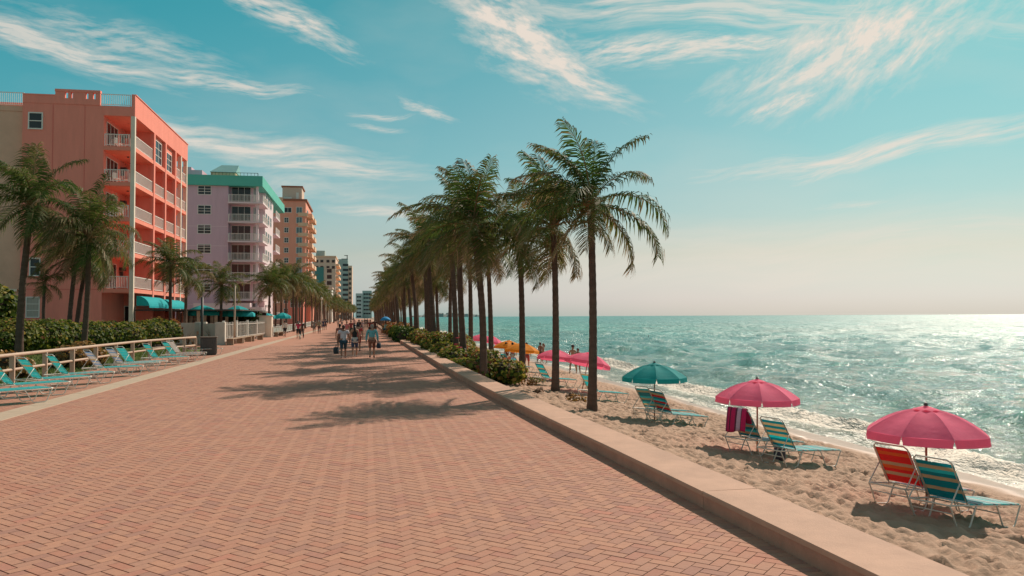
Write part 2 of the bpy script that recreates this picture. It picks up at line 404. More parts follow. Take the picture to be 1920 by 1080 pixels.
# header course along the low wall, and the flush concrete band with its slabs on the left
def course():
    yy = np.arange(3.0, 62, .1045); x0 = wx(yy)-.185; n = len(yy); P = np.zeros((n, 12, 3)); sl = -(wx(yy+.5)-wx(yy-.5))
    dz = RNG.normal(0, .001, n)
    for k, (ins, z) in enumerate(((.007, .004), (.003, -.001), (.003, -.02))):
        for q, (a, b) in enumerate(((0, 0), (1, 0), (1, 1), (0, 1))):
            xx = (ins, .205-ins)[a]; yv = (ins, .1045-ins)[b]
            P[:, k*4+q, 0] = x0+xx-sl*yv; P[:, k*4+q, 1] = yy+yv; P[:, k*4+q, 2] = z+dz
    f = [[0, 1, 2, 3]]
    for r in (0, 4):
        for q in range(4):
            q2 = (q+1) % 4; f.append([r+q, r+4+q, r+4+q2, r+q2])
    F = (np.arange(n)[:, None, None]*12+np.array(f)[None]).reshape(-1, 4)
    return np_mesh('border_bricks', P.reshape(-1, 3), F, M_BRICK, tone=np.repeat(RNG.uniform(.15, .8, n), len(f)))
o = inst('border_bricks', course(), PROM); tag(o, kind='stuff')
slab = MB().bbox(-.325, .325, 0, 2.98, -.03, .006, .005).mesh('slab', M_BAND)
for k in range(46): inst('slab', slab, PROM, (-7.725, 12+k*3.0, 0))

# ---- low wall between walk and beach
WALL = thing('low_wall', 'low flat topped tan concrete wall between the brick walk and the beach', 'wall', (0, 0, 0))
def wall_seg(ya, yb):
    prof = [(.0, -.6, 1), (.0, .138, 1), (-.014, .142, 0), (-.014, .176, 0), (-.008, .19, 0), (.628, .19, 0), (.645, .175, 0), (.645, -.9, 1)]
    n = max(1, int((yb-ya)/1.0)); b = MB(); vs = []; fs = []; mi = []
    for i in range(n+1):
        y = ya+(yb-ya)*i/n; x = float(wx(y))
        for dx, z, _ in prof: vs.append((x+dx+random.uniform(-.002, .002), y, z+random.uniform(-.002, .002)))
    k = len(prof)
    for i in range(n):
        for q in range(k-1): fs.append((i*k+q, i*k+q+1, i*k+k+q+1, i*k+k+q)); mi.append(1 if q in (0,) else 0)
    fs.append(tuple(range(k-1, -1, -1))); fs.append(tuple(n*k+q for q in range(k))); mi += [0, 0]
    b.add(vs, fs); b.m = mi; return b
y = -60.0; lens = [6.5]
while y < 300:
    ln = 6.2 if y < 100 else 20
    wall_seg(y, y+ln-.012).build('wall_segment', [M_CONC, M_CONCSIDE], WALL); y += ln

# ---- beach
def sand_mat():
    m, nt, p, out = newmat('beach_sand'); N = nt.nodes; L = nt.links
    tc = N.new('ShaderNodeTexCoord'); sep = N.new('ShaderNodeSeparateXYZ'); L.new(tc.outputs['Object'], sep.inputs[0])
    nz = N.new('ShaderNodeTexNoise'); nz.inputs['Scale'].default_value = 2.2; nz.inputs['Detail'].default_value = 9; nz.inputs['Roughness'].default_value = .7
    L.new(tc.outputs['Object'], nz.inputs['Vector'])
    rp = N.new('ShaderNodeValToRGB'); e = rp.color_ramp.elements
    e[0].position = .3; e[0].color = (.37, .23, .155, 1); e[1].position = .7; e[1].color = (.49, .325, .23, 1); L.new(nz.outputs[0], rp.inputs[0])
    # wetness grows towards the water line
    lo = N.new('ShaderNodeTexNoise'); lo.inputs['Scale'].default_value = .35; lo.inputs['Detail'].default_value = 4; L.new(tc.outputs['Object'], lo.inputs['Vector'])
    ad = N.new('ShaderNodeMath'); ad.operation = 'MULTIPLY_ADD'; L.new(lo.outputs[0], ad.inputs[0]); ad.inputs[1].default_value = 2.4; L.new(sep.outputs['X'], ad.inputs[2])
    wet = N.new('ShaderNodeMapRange'); wet.interpolation_type = 'SMOOTHSTEP'; wet.inputs['From Min'].default_value = 13.3; wet.inputs['From Max'].default_value = 14.3; L.new(ad.outputs[0], wet.inputs[0])
    mx = N.new('ShaderNodeMix'); mx.data_type = 'RGBA'; mx.blend_type = 'MULTIPLY'; L.new(wet.outputs[0], mx.inputs[0]); L.new(rp.outputs[0], mx.inputs[6]); mx.inputs[7].default_value = (.78, .72, .68, 1)
    # dark strands of dry seaweed
    sw = N.new('ShaderNodeTexNoise'); sw.inputs['Scale'].default_value = 3.2; sw.inputs['Detail'].default_value = 6; sw.inputs['Roughness'].default_value = .8
    mp = N.new('ShaderNodeMapping'); mp.inputs['Scale'].default_value = (1.6, .6, 1); L.new(tc.outputs['Object'], mp.inputs[0]); L.new(mp.outputs[0], sw.inputs['Vector'])
    sr = N.new('ShaderNodeMapRange'); sr.inputs['From Min'].default_value = .60; sr.inputs['From Max'].default_value = .66; L.new(sw.outputs[0], sr.inputs[0])
    b1 = N.new('ShaderNodeMapRange'); b1.interpolation_type = 'SMOOTHSTEP'; b1.inputs['From Min'].default_value = 11.4; b1.inputs['From Max'].default_value = 12.0; L.new(ad.outputs[0], b1.inputs[0])
    b2 = N.new('ShaderNodeMapRange'); b2.interpolation_type = 'SMOOTHSTEP'; b2.inputs['From Min'].default_value = 13.3; b2.inputs['From Max'].default_value = 12.6; L.new(ad.outputs[0], b2.inputs[0])
    t1 = N.new('ShaderNodeMath'); t1.operation = 'MULTIPLY'; L.new(b1.outputs[0], t1.inputs[0]); L.new(b2.outputs[0], t1.inputs[1])
    t2 = N.new('ShaderNodeMath'); t2.operation = 'MULTIPLY'; L.new(t1.outputs[0], t2.inputs[0]); L.new(sr.outputs[0], t2.inputs[1])
    m2 = N.new('ShaderNodeMix'); m2.data_type = 'RGBA'; L.new(t2.outputs[0], m2.inputs[0]); L.new(mx.outputs[2], m2.inputs[6]); m2.inputs[7].default_value = (.14, .09, .06, 1)
    L.new(m2.outputs[2], p.inputs['Base Color'])
    rr = N.new('ShaderNodeMapRange'); rr.inputs['To Min'].default_value = .92; rr.inputs['To Max'].default_value = .28; L.new(wet.outputs[0], rr.inputs[0]); L.new(rr.outputs[0], p.inputs['Roughness'])
    p.inputs['Specular IOR Level'].default_value = .3
    nb = N.new('ShaderNodeTexNoise'); nb.inputs['Scale'].default_value = 15; nb.inputs['Detail'].default_value = 6; nb.inputs['Roughness'].default_value = .7; L.new(tc.outputs['Object'], nb.inputs['Vector'])
    iv = N.new('ShaderNodeMath'); iv.operation = 'SUBTRACT'; iv.inputs[0].default_value = 1.0; L.new(wet.outputs[0], iv.inputs[1])
    bm = N.new('ShaderNodeBump'); bm.inputs['Distance'].default_value = .022; L.new(iv.outputs[0], bm.inputs['Strength']); L.new(nb.outputs[0], bm.inputs['Height']); L.new(bm.outputs[0], p.inputs['Normal'])
    return m
def beach():
    gy = np.concatenate([np.arange(-120, -8, 8.0), np.arange(-8, 3, .5), np.arange(3, 34, .055), np.arange(34, 60, .12), np.geomspace(60, 900, 120)])
    gx = np.concatenate([np.arange(1.9, 3.5, .4), np.arange(3.5, 12.6, .062), np.arange(12.6, 18, .16), np.geomspace(18, 60, 12)])
    XX, YY = np.meshgrid(gx, gy, indexing='ij'); Z = sand_base(XX)
    D = np.zeros_like(Z)
    fade = np.clip((12.9+.9*(fbm(YY*.3, YY*0+3, 2, 4)-.5)-XX)/1.2, 0, 1)*np.clip((XX-3.4)/.4, .0, 1)
    D += (fbm(XX*.9, YY*.9, 3, 9)-.5)*.08+(fbm(XX*4.0, YY*3.4, 3, 19)-.5)*.018
    rg = np.random.default_rng(3)
    for _ in range(26000):                                # footprints and scuffs
        cx = rg.uniform(3.7, 12.7); cy = rg.uniform(3, 50); r1 = rg.uniform(.06, .12); r2 = rg.uniform(.09, .20); a = rg.uniform(0, math.pi); h = rg.uniform(.018, .048)
        i0, i1 = np.searchsorted(gx, (cx-.5, cx+.5)); j0, j1 = np.searchsorted(gy, (cy-.5, cy+.5))
        dx = XX[i0:i1, j0:j1]-cx; dy = YY[i0:i1, j0:j1]-cy
        u = (dx*math.cos(a)+dy*math.sin(a))/r2; v = (-dx*math.sin(a)+dy*math.cos(a))/r1; q = u*u+v*v
        D[i0:i1, j0:j1] += -h*np.exp(-q*1.2)+h*.32*np.exp(-(np.sqrt(q)-1.35)**2*5)
    Z = Z+D*fade+(1-fade)*(fbm(XX*.7, YY*.35, 3, 2)-.5)*.035
    nx, ny = XX.shape; idx = np.arange(nx*ny).reshape(nx, ny)
    F = np.stack([idx[:-1, :-1], idx[1:, :-1], idx[1:, 1:], idx[:-1, 1:]], -1).reshape(-1, 4)
    return np_mesh('beach', np.stack([XX, YY, Z], -1).reshape(-1, 3), F, sand_mat(), smooth=True), gx, gy, Z
bm_, BGX, BGY, BZ = beach()
BEACH = inst('beach', bm_); tag(BEACH, kind='structure')
def sz(x, y):
    return float(BZ[min(len(BGX)-1, np.searchsorted(BGX, x)), min(len(BGY)-1, np.searchsorted(BGY, y))])

# ---- sea
def sea_mat():
    m, nt, p, out = newmat('sea_water'); N = nt.nodes; L = nt.links
    def nd(t): return N.new(t)
    tc = nd('ShaderNodeTexCoord'); sep = nd('ShaderNodeSeparateXYZ'); L.new(tc.outputs['Object'], sep.inputs[0])
    rp = nd('ShaderNodeValToRGB'); e = rp.color_ramp.elements
    mr = nd('ShaderNodeMapRange'); mr.inputs['From Min'].default_value = 13; mr.inputs['From Max'].default_value = 160; L.new(sep.outputs['X'], mr.inputs[0]); L.new(mr.outputs[0], rp.inputs[0])
    e[0].position = 0; e[0].color = (.21, .205, .145, 1); e[1].position = 1; e[1].color = (.045, .235, .225, 1)
    for p_, c in ((.025, (.125, .20, .15)), (.07, (.07, .225, .185)), (.3, (.055, .25, .22))):
        q = e.new(p_); q.color = (*c, 1)
    pn = nd('ShaderNodeTexNoise'); pn.inputs['Scale'].default_value = .06; pn.inputs['Detail'].default_value = 5
    mp = nd('ShaderNodeMapping'); mp.inputs['Scale'].default_value = (1.0, .35, 1); L.new(tc.outputs['Object'], mp.inputs[0]); L.new(mp.outputs[0], pn.inputs['Vector'])
    pr = nd('ShaderNodeMapRange'); pr.inputs['From Min'].default_value = .3; pr.inputs['From Max'].default_value = .7; pr.inputs['To Min'].default_value = .75; pr.inputs['To Max'].default_value = 1.25; L.new(pn.outputs[0], pr.inputs[0])
    mx = nd('ShaderNodeMix'); mx.data_type = 'RGBA'; mx.blend_type = 'MULTIPLY'; mx.inputs[0].default_value = 1; L.new(rp.outputs[0], mx.inputs[6]); L.new(pr.outputs[0], mx.inputs[7])
    at_ = nd('ShaderNodeAttribute'); at_.attribute_name = 'foam'
    fn = nd('ShaderNodeTexNoise'); fn.inputs['Scale'].default_value = 5.5; fn.inputs['Detail'].default_value = 8; fn.inputs['Roughness'].default_value = .72; fn.inputs['Distortion'].default_value = .6
    mp2 = nd('ShaderNodeMapping'); mp2.inputs['Scale'].default_value = (1.5, .6, 1); L.new(tc.outputs['Object'], mp2.inputs[0]); L.new(mp2.outputs[0], fn.inputs['Vector'])
    fa = nd('ShaderNodeMath'); fa.operation = 'ADD'; L.new(at_.outputs['Fac'], fa.inputs[0]); L.new(fn.outputs[0], fa.inputs[1])
    fr = nd('ShaderNodeMapRange'); fr.inputs['From Min'].default_value = .88; fr.inputs['From Max'].default_value = 1.16; L.new(fa.outputs[0], fr.inputs[0])
    m2 = nd('ShaderNodeMix'); m2.data_type = 'RGBA'; L.new(fr.outputs[0], m2.inputs[0]); L.new(mx.outputs[2], m2.inputs[6]); m2.inputs[7].default_value = (.80, .72, .62, 1)
    L.new(m2.outputs[2], p.inputs['Base Color'])
    ro = nd('ShaderNodeMapRange'); ro.inputs['To Min'].default_value = SEA_ROUGH; ro.inputs['To Max'].default_value = .8; L.new(fr.outputs[0], ro.inputs[0]); L.new(ro.outputs[0], p.inputs['Roughness'])
    p.inputs['IOR'].default_value = 1.33; p.inputs['Specular IOR Level'].default_value = .5
    # ripples of several lengths
    def bump(scale, st, det, dist, prev, strength):
        n = nd('ShaderNodeTexNoise'); n.inputs['Scale'].default_value = scale; n.inputs['Detail'].default_value = det; n.inputs['Roughness'].default_value = .6
        k = nd('ShaderNodeMapping'); k.inputs['Scale'].default_value = st; k.inputs['Rotation'].default_value = (0, 0, R(-12)); L.new(tc.outputs['Object'], k.inputs[0]); L.new(k.outputs[0], n.inputs['Vector'])
        b = nd('ShaderNodeBump'); b.inputs['Distance'].default_value = dist; b.inputs['Strength'].default_value = strength; L.new(n.outputs[0], b.inputs['Height'])
        if prev is not None: L.new(prev, b.inputs['Normal'])
        return b.outputs[0]
    b = bump(.11, (1, .5, 1), 3, 2.3, None, 1.0)
    b = bump(.6, (1, .5, 1), 5, .70, b, 1.0)
    b = bump(3.2, (1, .55, 1), 4, .17, b, 1.0)
    b = bump(9.0, (1, .5, 1), 3, .075, b, 1.0)
    ln = nd('ShaderNodeVectorMath'); ln.operation = 'LENGTH'; L.new(tc.outputs['Object'], ln.inputs[0])
    rd = nd('ShaderNodeMapRange'); rd.interpolation_type = 'SMOOTHSTEP'; rd.inputs['From Min'].default_value = 15; rd.inputs['From Max'].default_value = 260
    rd.inputs['To Min'].default_value = SEA_ROUGH; rd.inputs['To Max'].default_value = .50; L.new(ln.outputs['Value'], rd.inputs[0])
    gn = nd('ShaderNodeTexNoise'); gn.inputs['Scale'].default_value = .45; gn.inputs['Detail'].default_value = 9; gn.inputs['Roughness'].default_value = .8; gm = nd('ShaderNodeMapping'); gm.inputs['Scale'].default_value = (1, .45, 1); L.new(tc.outputs['Object'], gm.inputs[0]); L.new(gm.outputs[0], gn.inputs['Vector'])
    gr = nd('ShaderNodeMapRange'); gr.inputs['From Min'].default_value = .38; gr.inputs['From Max'].default_value = .62; gr.inputs['To Min'].default_value = .45; gr.inputs['To Max'].default_value = 1.4; L.new(gn.outputs[0], gr.inputs[0])
    gx_ = nd('ShaderNodeMath'); gx_.operation = 'MULTIPLY'; L.new(rd.outputs[0], gx_.inputs[0]); L.new(gr.outputs[0], gx_.inputs[1]); L.new(gx_.outputs[0], ro.inputs['To Min'])
    L.new(b, p.inputs['Normal'])
    return m
SEA_ROUGH = .12
def sea():
    na, nr = 520, 440
    az = np.linspace(R(-14), R(128), na); rr = np.concatenate([[8], np.geomspace(11.5, 7000, nr-1)])
    A, RR = np.meshgrid(az, rr, indexing='ij'); X = RR*np.sin(A); Y = RR*np.cos(A)
    dr = RR*.0148
    Z = np.zeros_like(X); rg = np.random.default_rng(5)
    shore = np.clip((X-15)/8, .25, 1)
    for k in range(34):
        lam = math.exp(rg.uniform(math.log(.9), math.log(16))); th = rg.normal(math.pi, .55)
        kx, ky = math.cos(th)*2*math.pi/lam, math.sin(th)*2*math.pi/lam
        amp = .0058*lam**.85; Z += np.clip((lam/dr-2.5)/3, 0, 1)*amp*np.sin(kx*X+ky*Y+rg.uniform(0, 6.28)+.8*np.sin(ky*3*Y*.1))
    Z *= shore
    # short steep wavelets, crests across the line of sight, up to a couple of hand-breadths high
    jj = rg.normal(0, 1, X.shape)
    for _ in range(2): jj = (np.roll(jj, 1, 0)+jj+np.roll(jj, -1, 0)+np.roll(jj, 2, 0))/4*1.55
    Z += np.clip((RR-16)/16, 0, 1)*np.clip((X-16)/3, 0, 1)*np.minimum(.062*dr, .11)*jj*np.clip((2600-RR)/1500, 0, 1)
    wob = (fbm(Y*.055, Y*0, 3, 8)-.5)
    foam = np.zeros_like(X)
    # the spilling breaker and the swells that follow it
    x1 = 17.0+5.0*wob+.5*(fbm(Y*.4, Y*0+5, 3, 3)-.5)
    h1 = .36*(.55+.9*fbm(Y*.09, Y*0+2, 2, 6))
    d1 = X-x1; Z += h1*np.where(d1 < 0, np.exp(-(d1/.26)**2), np.exp(-(d1/.95)**2))*np.clip((400-RR)/200, 0, 1)
    br = np.exp(-((d1+.25)/.58)**2)
    foam += br*.85
    Z += br*(fbm(X*5, Y*5, 3, 31)-.5)*.22*np.clip((60-RR)/30, 0, 1)
    x2 = 21.5+7*(fbm(Y*.05, Y*0+9, 3, 12)-.5); h2 = .30*np.clip(fbm(Y*.06, Y*0+4, 2, 16)*2.2-.55, 0, 1)
    d2 = X-x2; Z += h2*np.where(d2 < 0, np.exp(-(d2/.5)**2), np.exp(-(d2/1.5)**2))
    foam += np.exp(-((d2+.1)/.3)**2)*np.clip(fbm(Y*.09, Y*0+7, 3, 21)*3-1.55, 0, 1)*.6
    x3 = 29+9*(fbm(Y*.035, Y*0+19, 3, 14)-.5); d3 = X-x3; h3 = .26*np.clip(fbm(Y*.05, Y*0+14, 2, 17)*2.2-.6, 0, 1)
    Z += h3*np.where(d3 < 0, np.exp(-(d3/.7)**2), np.exp(-(d3/2.2)**2))
    foam += np.exp(-((d3+.2)/.4)**2)*np.clip(fbm(Y*.07, Y*0+27, 3, 23)*3-1.8, 0, 1)*.45
    # wash between breaker and sand
    wash = np.clip((x1-X)/1.2, 0, 1)*np.clip((X-12.0)/.5, 0, 1)
    foam += wash*(.25+.48*(fbm(X*.9, Y*.5, 4, 41)-.35)+.25*np.exp(-((X-(14.0+1.4*wob))/.45)**2))
    foam += np.clip(1-np.abs(X-40)/28, 0, 1)*np.clip(fbm(X*.25, Y*.1, 4, 51)*3.2-2.0, 0, 1)*.52
    Z += wash*.03*fbm(X*2.2, Y*1.1, 3, 44)
    Z += -.0000000785*RR**2                                   # the curve of the sea
    keep = X > 11.0
    idx = np.arange(X.size).reshape(X.shape)
    k4 = keep[:-1, :-1] & keep[1:, :-1] & keep[1:, 1:] & keep[:-1, 1:]
    F = np.stack([idx[:-1, :-1], idx[:-1, 1:], idx[1:, 1:], idx[1:, :-1]], -1)[k4].reshape(-1, 4)
    used = np.unique(F); rem = np.zeros(X.size, np.int64); rem[used] = np.arange(len(used))
    V = np.stack([X, Y, Z], -1).reshape(-1, 3)[used]
    me = np_mesh('sea', V, rem[F], sea_mat(), smooth=True, pt={'foam': foam.ravel()[used]})
    o = inst('sea', me, None, (0, 0, SEA_Z)); tag(o, kind='structure')
sea()

# ---- ground under everything inland, lawn, far shore
M_SOIL = mat('ground_paving', (.34, .26, .20), .95, .3, 1.5)
g = MB().quad((-900, -400, -.06), (-11, -400, -.06), (-11, 2500, -.06), (-900, 2500, -.06))
g.quad((-11, 744, -.07), (13, 744, -.07), (13, 2500, -.07), (-11, 2500, -.07))
g.quad((wx(140)+.5, 95, -.5), (7.5, 95, -.8), (7.5, 760, -.8), (1.9, 760, -.5)); g.quad((-11, -400, -.065), (5, -400, -.065), (5, -119, -.065), (-11, -119, -.065))
tag(g.build('ground', M_SOIL), kind='structure')
M_LAWN = mat('lawn_turf', (.085, .115, .025), .95, .4, 2.5, .6, 60, .2, dirt=.5, col2=(.20, .16, .05))
lw = MB()
lawn_edge = [(-10.95, 12), (-10.95, 44), (-10.1, 48.5), (-10.1, 58)]
for (xa, ya), (xb, yb) in zip(lawn_edge[:-1], lawn_edge[1:]):
    lw.quad((-34, ya, .03), (xa-.05, ya, .01), (xb-.05, yb, .01), (-34, yb, .03))
tag(lw.build('lawn', M_LAWN), kind='structure')
M_BLADE = mat('grass_blades', None, .8, .2, 3, tones=[(.06, .10, .02), (.11, .15, .03), (.17, .18, .05)], transl=.3)
def grass(n=26000):
    rg = np.random.default_rng(21)
    x = rg.uniform(-22, -11.05, n); y = rg.uniform(20, 57, n); h = rg.uniform(.04, .11, n); a = rg.uniform(0, 6.28, n)
    w = .022; V = np.zeros((n, 3, 3)); dx = np.cos(a)*w; dy = np.sin(a)*w
    V[:, 0] = np.stack([x-dx, y-dy, x*0+.015], -1); V[:, 1] = np.stack([x+dx, y+dy, x*0+.015], -1)
    V[:, 2] = np.stack([x+rg.normal(0, .03, n), y+rg.normal(0, .03, n), h+.015], -1)
    o = inst('grass', np_mesh('grass', V.reshape(-1, 3), np.arange(n*3).reshape(n, 3), M_BLADE, tone=rg.uniform(0, 1, n))); tag(o, kind='stuff')
grass()
M_LAND = mat('far_land', (.30, .33, .31), 1.0, .25, .01)
hl = MB(); px = np.linspace(775, 905, 40)
top = [1+ (10+7*math.sin(i*.9)+5*math.sin(i*2.3))*math.sin(math.pi*min(1, max(0, (i)/39)))**.6 for i in range(40)]
P0 = [dep(p, 592, 4200) for p in px]
vs = []; fs = []
for i, p in enumerate(P0):
    vs += [(p.x, p.y, -8), (p.x, p.y+20, max(.5, top[i]*1.0)), (p.x, p.y+320, max(.5, top[i]*1.1)), (p.x, p.y+420, -8)]
for i in range(39):
    for q in range(3): fs.append((i*4+q, i*4+q+1, i*4+5+q, i*4+4+q))
hl.add(vs, fs); tag(hl.build('headland', M_LAND), kind='structure')
# ================================================================== BUILDINGS
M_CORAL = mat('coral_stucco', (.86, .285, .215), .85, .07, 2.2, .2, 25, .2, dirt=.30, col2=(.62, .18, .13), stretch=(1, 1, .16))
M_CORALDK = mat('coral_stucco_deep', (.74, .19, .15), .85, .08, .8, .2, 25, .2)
M_BEIGE = mat('beige_stucco', (.70, .42, .30), .85, .1, .8, .2, 25, .2, dirt=.2)
M_LILAC = mat('lilac_stucco', (.62, .43, .50), .85, .06, 1.8, .15, 25, .2, dirt=.30, col2=(.44, .30, .36), stretch=(1, 1, .14))
M_LILACLT = mat('lilac_stucco_pale', (.74, .60, .62), .85, .06, .5, .15, 25, .2)
M_MINT = mat('mint_paint', (.10, .46, .37), .7, .06, .5, 0, 1, .3)
M_PEACH = mat('peach_stucco', (.88, .355, .25), .85, .06, 1.0, 0, 1, .2, dirt=.25, stretch=(1, 1, .12))
M_PEACHLT = mat('peach_stucco_pale', (.78, .50, .34), .85, .08, .3, 0, 1, .2)
M_ROOFTILE = mat('terracotta_roof', (.34, .12, .07), .85, .15, 2)
M_CREAM = mat('cream_stucco', (.70, .50, .40), .85, .08, .2, 0, 1, .2)
M_TEALPANEL = mat('teal_panel', (.04, .22, .21), .4, .08, .1, 0, 1, .5)
M_GREYGREEN = mat('grey_green_tower', (.32, .40, .38), .6, .1, .1, 0, 1, .5)  # grey green paint, lightened to stand in for distance haze
M_HAZEPALE = mat('haze_paled_tower', (.44, .50, .50), .6, .1, .05, 0, 1, .5)  # distance haze put into the colour, pale and bluish
M_WHITE = mat('white_paint', (.74, .70, .64), .55, .06, 3, 0, 1, .4)
M_OFFW = mat('offwhite_column', (.76, .64, .52), .7, .10, 1.5, .1, 30, .3, dirt=.2)
M_GLASS = mat('window_glass', (.022, .030, .034), .15, .3, .7, 0, 1, .35)
M_GLASSB = mat('window_glass_pale', (.10, .15, .16), .12, .3, .4, 0, 1, .8)
M_CURTAIN = mat('curtain', (.42, .38, .33), .9, .2, 3, 0, 1, .2, stretch=(12, 12, .3))
M_SOFFIT = mat('coral_soffit', (.84, .28, .20), .85, .06, 1, 0, 1, .2)
M_TEALCLOTH = mat('teal_canvas', (.02, .44, .47), .8, .10, 2, .15, 60, .2, transl=.25)
M_DARK = mat('dark_metal', (.05, .048, .045), .5, .15, 4, 0, 1, .4)
M_ROOFGREY = mat('roof_gravel', (.35, .32, .28), .9, .2, 2)

def pmap(plane, c):
    """maps (a along the wall, b outwards, z) to the place: wall facing -Y at y=c, or +X at x=c"""
    if plane == 'Y': return lambda a, b, z: (a, c-b, z)
    return lambda a, b, z: (c+b, a, z)
def pbox(mb, f, a0, a1, b0, b1, z0, z1, mi=0):
    p = f(a0, b0, z0); q = f(a1, b1, z1)
    return mb.box(min(p[0], q[0]), max(p[0], q[0]), min(p[1], q[1]), max(p[1], q[1]), z0, z1, mi)
def window(parent, plane, c, a0, a1, z0, z1, nv=2, nh=2, fr=.07, mf=None, mg=None, name='window', sill=False, proud=.05):
    f = pmap(plane, c); mf = mf or M_WHITE; mg = mg or M_GLASS; b = MB()
    if a0 > a1: a0, a1 = a1, a0
    pbox(b, f, a0-fr, a1+fr, -.02, proud, z1, z1+fr); pbox(b, f, a0-fr, a1+fr, -.02, proud+(.05 if sill else 0), z0-fr, z0)
    pbox(b, f, a0-fr, a0, -.02, proud, z0, z1); pbox(b, f, a1, a1+fr, -.02, proud, z0, z1)
    for i in range(1, nv):
        x = a0+(a1-a0)*i/nv; pbox(b, f, x-fr*.4, x+fr*.4, -.02, proud-.004, z0, z1)
    for i in range(1, nh):
        z = z0+(z1-z0)*i/nh; pbox(b, f, a0, a1, -.02, proud-.008, z-fr*.35, z+fr*.35)
    w = b.build(name, mf, parent)
    for i in range(nv):
        g = MB(); xa = a0+(a1-a0)*i/nv; xb = a0+(a1-a0)*(i+1)/nv
        pbox(g, f, xa, xb, -.018, .012, z0, z1); g.build('pane', mg, w)
    return w
def railing(parent, p0, p1, z, h=1.05, sp=.13, r=.018, m=None, name='balcony_railing'):
    p0 = Vector((p0[0], p0[1], 0)); p1 = Vector((p1[0], p1[1], 0)); d = p1-p0; n = max(2, int(d.length/sp)); b = MB(); t = d.normalized(); s = Vector((-t.y, t.x, 0))
    def bar(c, hw, z0, z1, w=r):
        a = c-t*hw-s*w; e = c+t*hw-s*w; g = c+t*hw+s*w; k = c-t*hw+s*w
        v = [(q.x, q.y, zz) for zz in (z0, z1) for q in (a, e, g, k)]
        b.add(v, [(3, 2, 1, 0), (4, 5, 6, 7), (0, 1, 5, 4), (1, 2, 6, 5), (2, 3, 7, 6), (3, 0, 4, 7)])
    mid = (p0+p1)/2
    bar(mid, d.length/2, z+h-.06, z+h, r*1.6); bar(mid, d.length/2, z+.08, z+.13, r*1.4)
    for i in range(n+1):
        big = i in (0, n); bar(p0+d*(i/n)+(t*.03 if i == 0 else -t*.03 if i == n else t*0), r*(1.6 if big else .8), z+(.0 if big else .13), z+h-.06, r*(1.5 if big else .8))
    return b.build(name, m or M_WHITE, parent)
def awning(parent, ya, yb, x, zt, zb, out, m):
    b = MB(); n = 8; prof = []
    for i in range(n+1):
        s = i/n; prof.append((x+out*math.sin(s*1.4)/math.sin(1.4), zt-(zt-zb)*(1-math.cos(s*1.4))/(1-math.cos(1.4))))
    prof.append((x+out-.005, zb-.16))
    vs = []; fs = []
    for yy in (ya, yb):
        for q in prof: vs.append((q[0], yy, q[1]))
    k = len(prof)
    for i in range(k-1): fs.append((i, i+1, k+i+1, k+i))
    for e in (0, k):                      # closed ends
        vs.append((x, ya if e == 0 else yb, zb)); o = len(vs)-1
        for i in range(k-2): fs.append((o, e+i+1, e+i))
    return b.add(vs, fs).build('awning', m, parent)

# ---------------- coral block, the nearest
CX, CY0, CY1 = -19.5, 71.5, 91.5; CL = -28.15; CI = -21.9
B = thing('apartment_building', 'coral pink apartment block with recessed white railed balconies behind the hedge', 'building', (CX-4, 80, 0))
B_loc = Vector((CX-4, 80, 0))
class Bld:
    """an object whose parts are written in world coordinates"""
    def __init__(s, root): s.root = root; s.inv = -Vector(root.location)
def under(root, o):
    o.parent = root; o.location = Vector(o.location)-Vector(root.location); return o
class P_:                                   # collects the parts made for a root placed away from the origin
    def __init__(s, root): s.root = root
    def __call__(s, o): return under(s.root, o)
pc = P_(B)
LV = [4.54, 7.54, 10.54, 13.54, 16.54]
b = MB()
b.box(CL, CI, CY0, CY1, -.5, 19.95)
for ya, yb in ((77.7, 78.05), (81.9, 82.2), (85.9, 86.25)): b.box(CI+.002, CX, ya, yb, -.5, 19.12)
b.box(CI+.002, CX+.06, CY0-.04, CY1, 19.12, 19.95)                      # beam over the loggias
b.box(CX-.22, CX+.06, CY0-.04, CY1, 19.952, 20.95)                     # sea side parapet
b.box(CX-.26, CX+.12, CY0+.1, CY1+.05, 20.952, 21.03)
pw = pc(b.build('wall', M_CORAL))
xs = {p: onY(p, 180, CY0)[0] for p in (37, 104, 122, 128, 133.5, 137, 161, 166, 174.5, 179.5, 188, 250)}
b = MB()                                     # front parapet with its slots
za, zb_, zt = 19.952, 20.45, 20.98
b.box(CL, xs[104]-.002, CY0-.03, CY0+.25, za, 20.62); b.box(CL, xs[104]-.002, CY0-.06, CY0+.3, 20.622, 20.72)
b.box(xs[104], xs[188], CY0-.05, CY0+.25, za, zb_)
cuts = [xs[104], xs[122], xs[128], xs[133.5], xs[137], xs[161], xs[166], xs[174.5], xs[179.5], xs[188]]
for i in range(0, 10, 2): b.box(cuts[i], cuts[i+1], CY0-.05, CY0+.25, zb_+.001, zt)
b.box(xs[104]-.03, xs[188]+.03, CY0-.08, CY0+.3, zt+.002, zt+.22)
pc(b.build('parapet', M_CORAL))
for z in LV:
    b = MB(); b.box(CI+.004, CX+.05, CY0-.03, CY1+.02, z-.34, z-.004, 0); pc(b.build('balcony_slab', M_SOFFIT))
b = MB(); b.box(CX-.25, CX+.08, CY0-.07, CY0+.26, -.5, 19.118); pc(b.build('column', M_OFFW))
for y_ in (88.6, 91.2):
    b = MB(); b.box(CX-.3, CX+.075, y_-.18, y_+.18, -.5, 19.116); pc(b.build('column', M_OFFW))
b = MB()
for ya in (77.6, 81.8, 85.82): b.box(CX-.25, CX+.085, ya, ya+.46, -.5, 19.114)
pc(b.build('pilaster', M_CORAL))
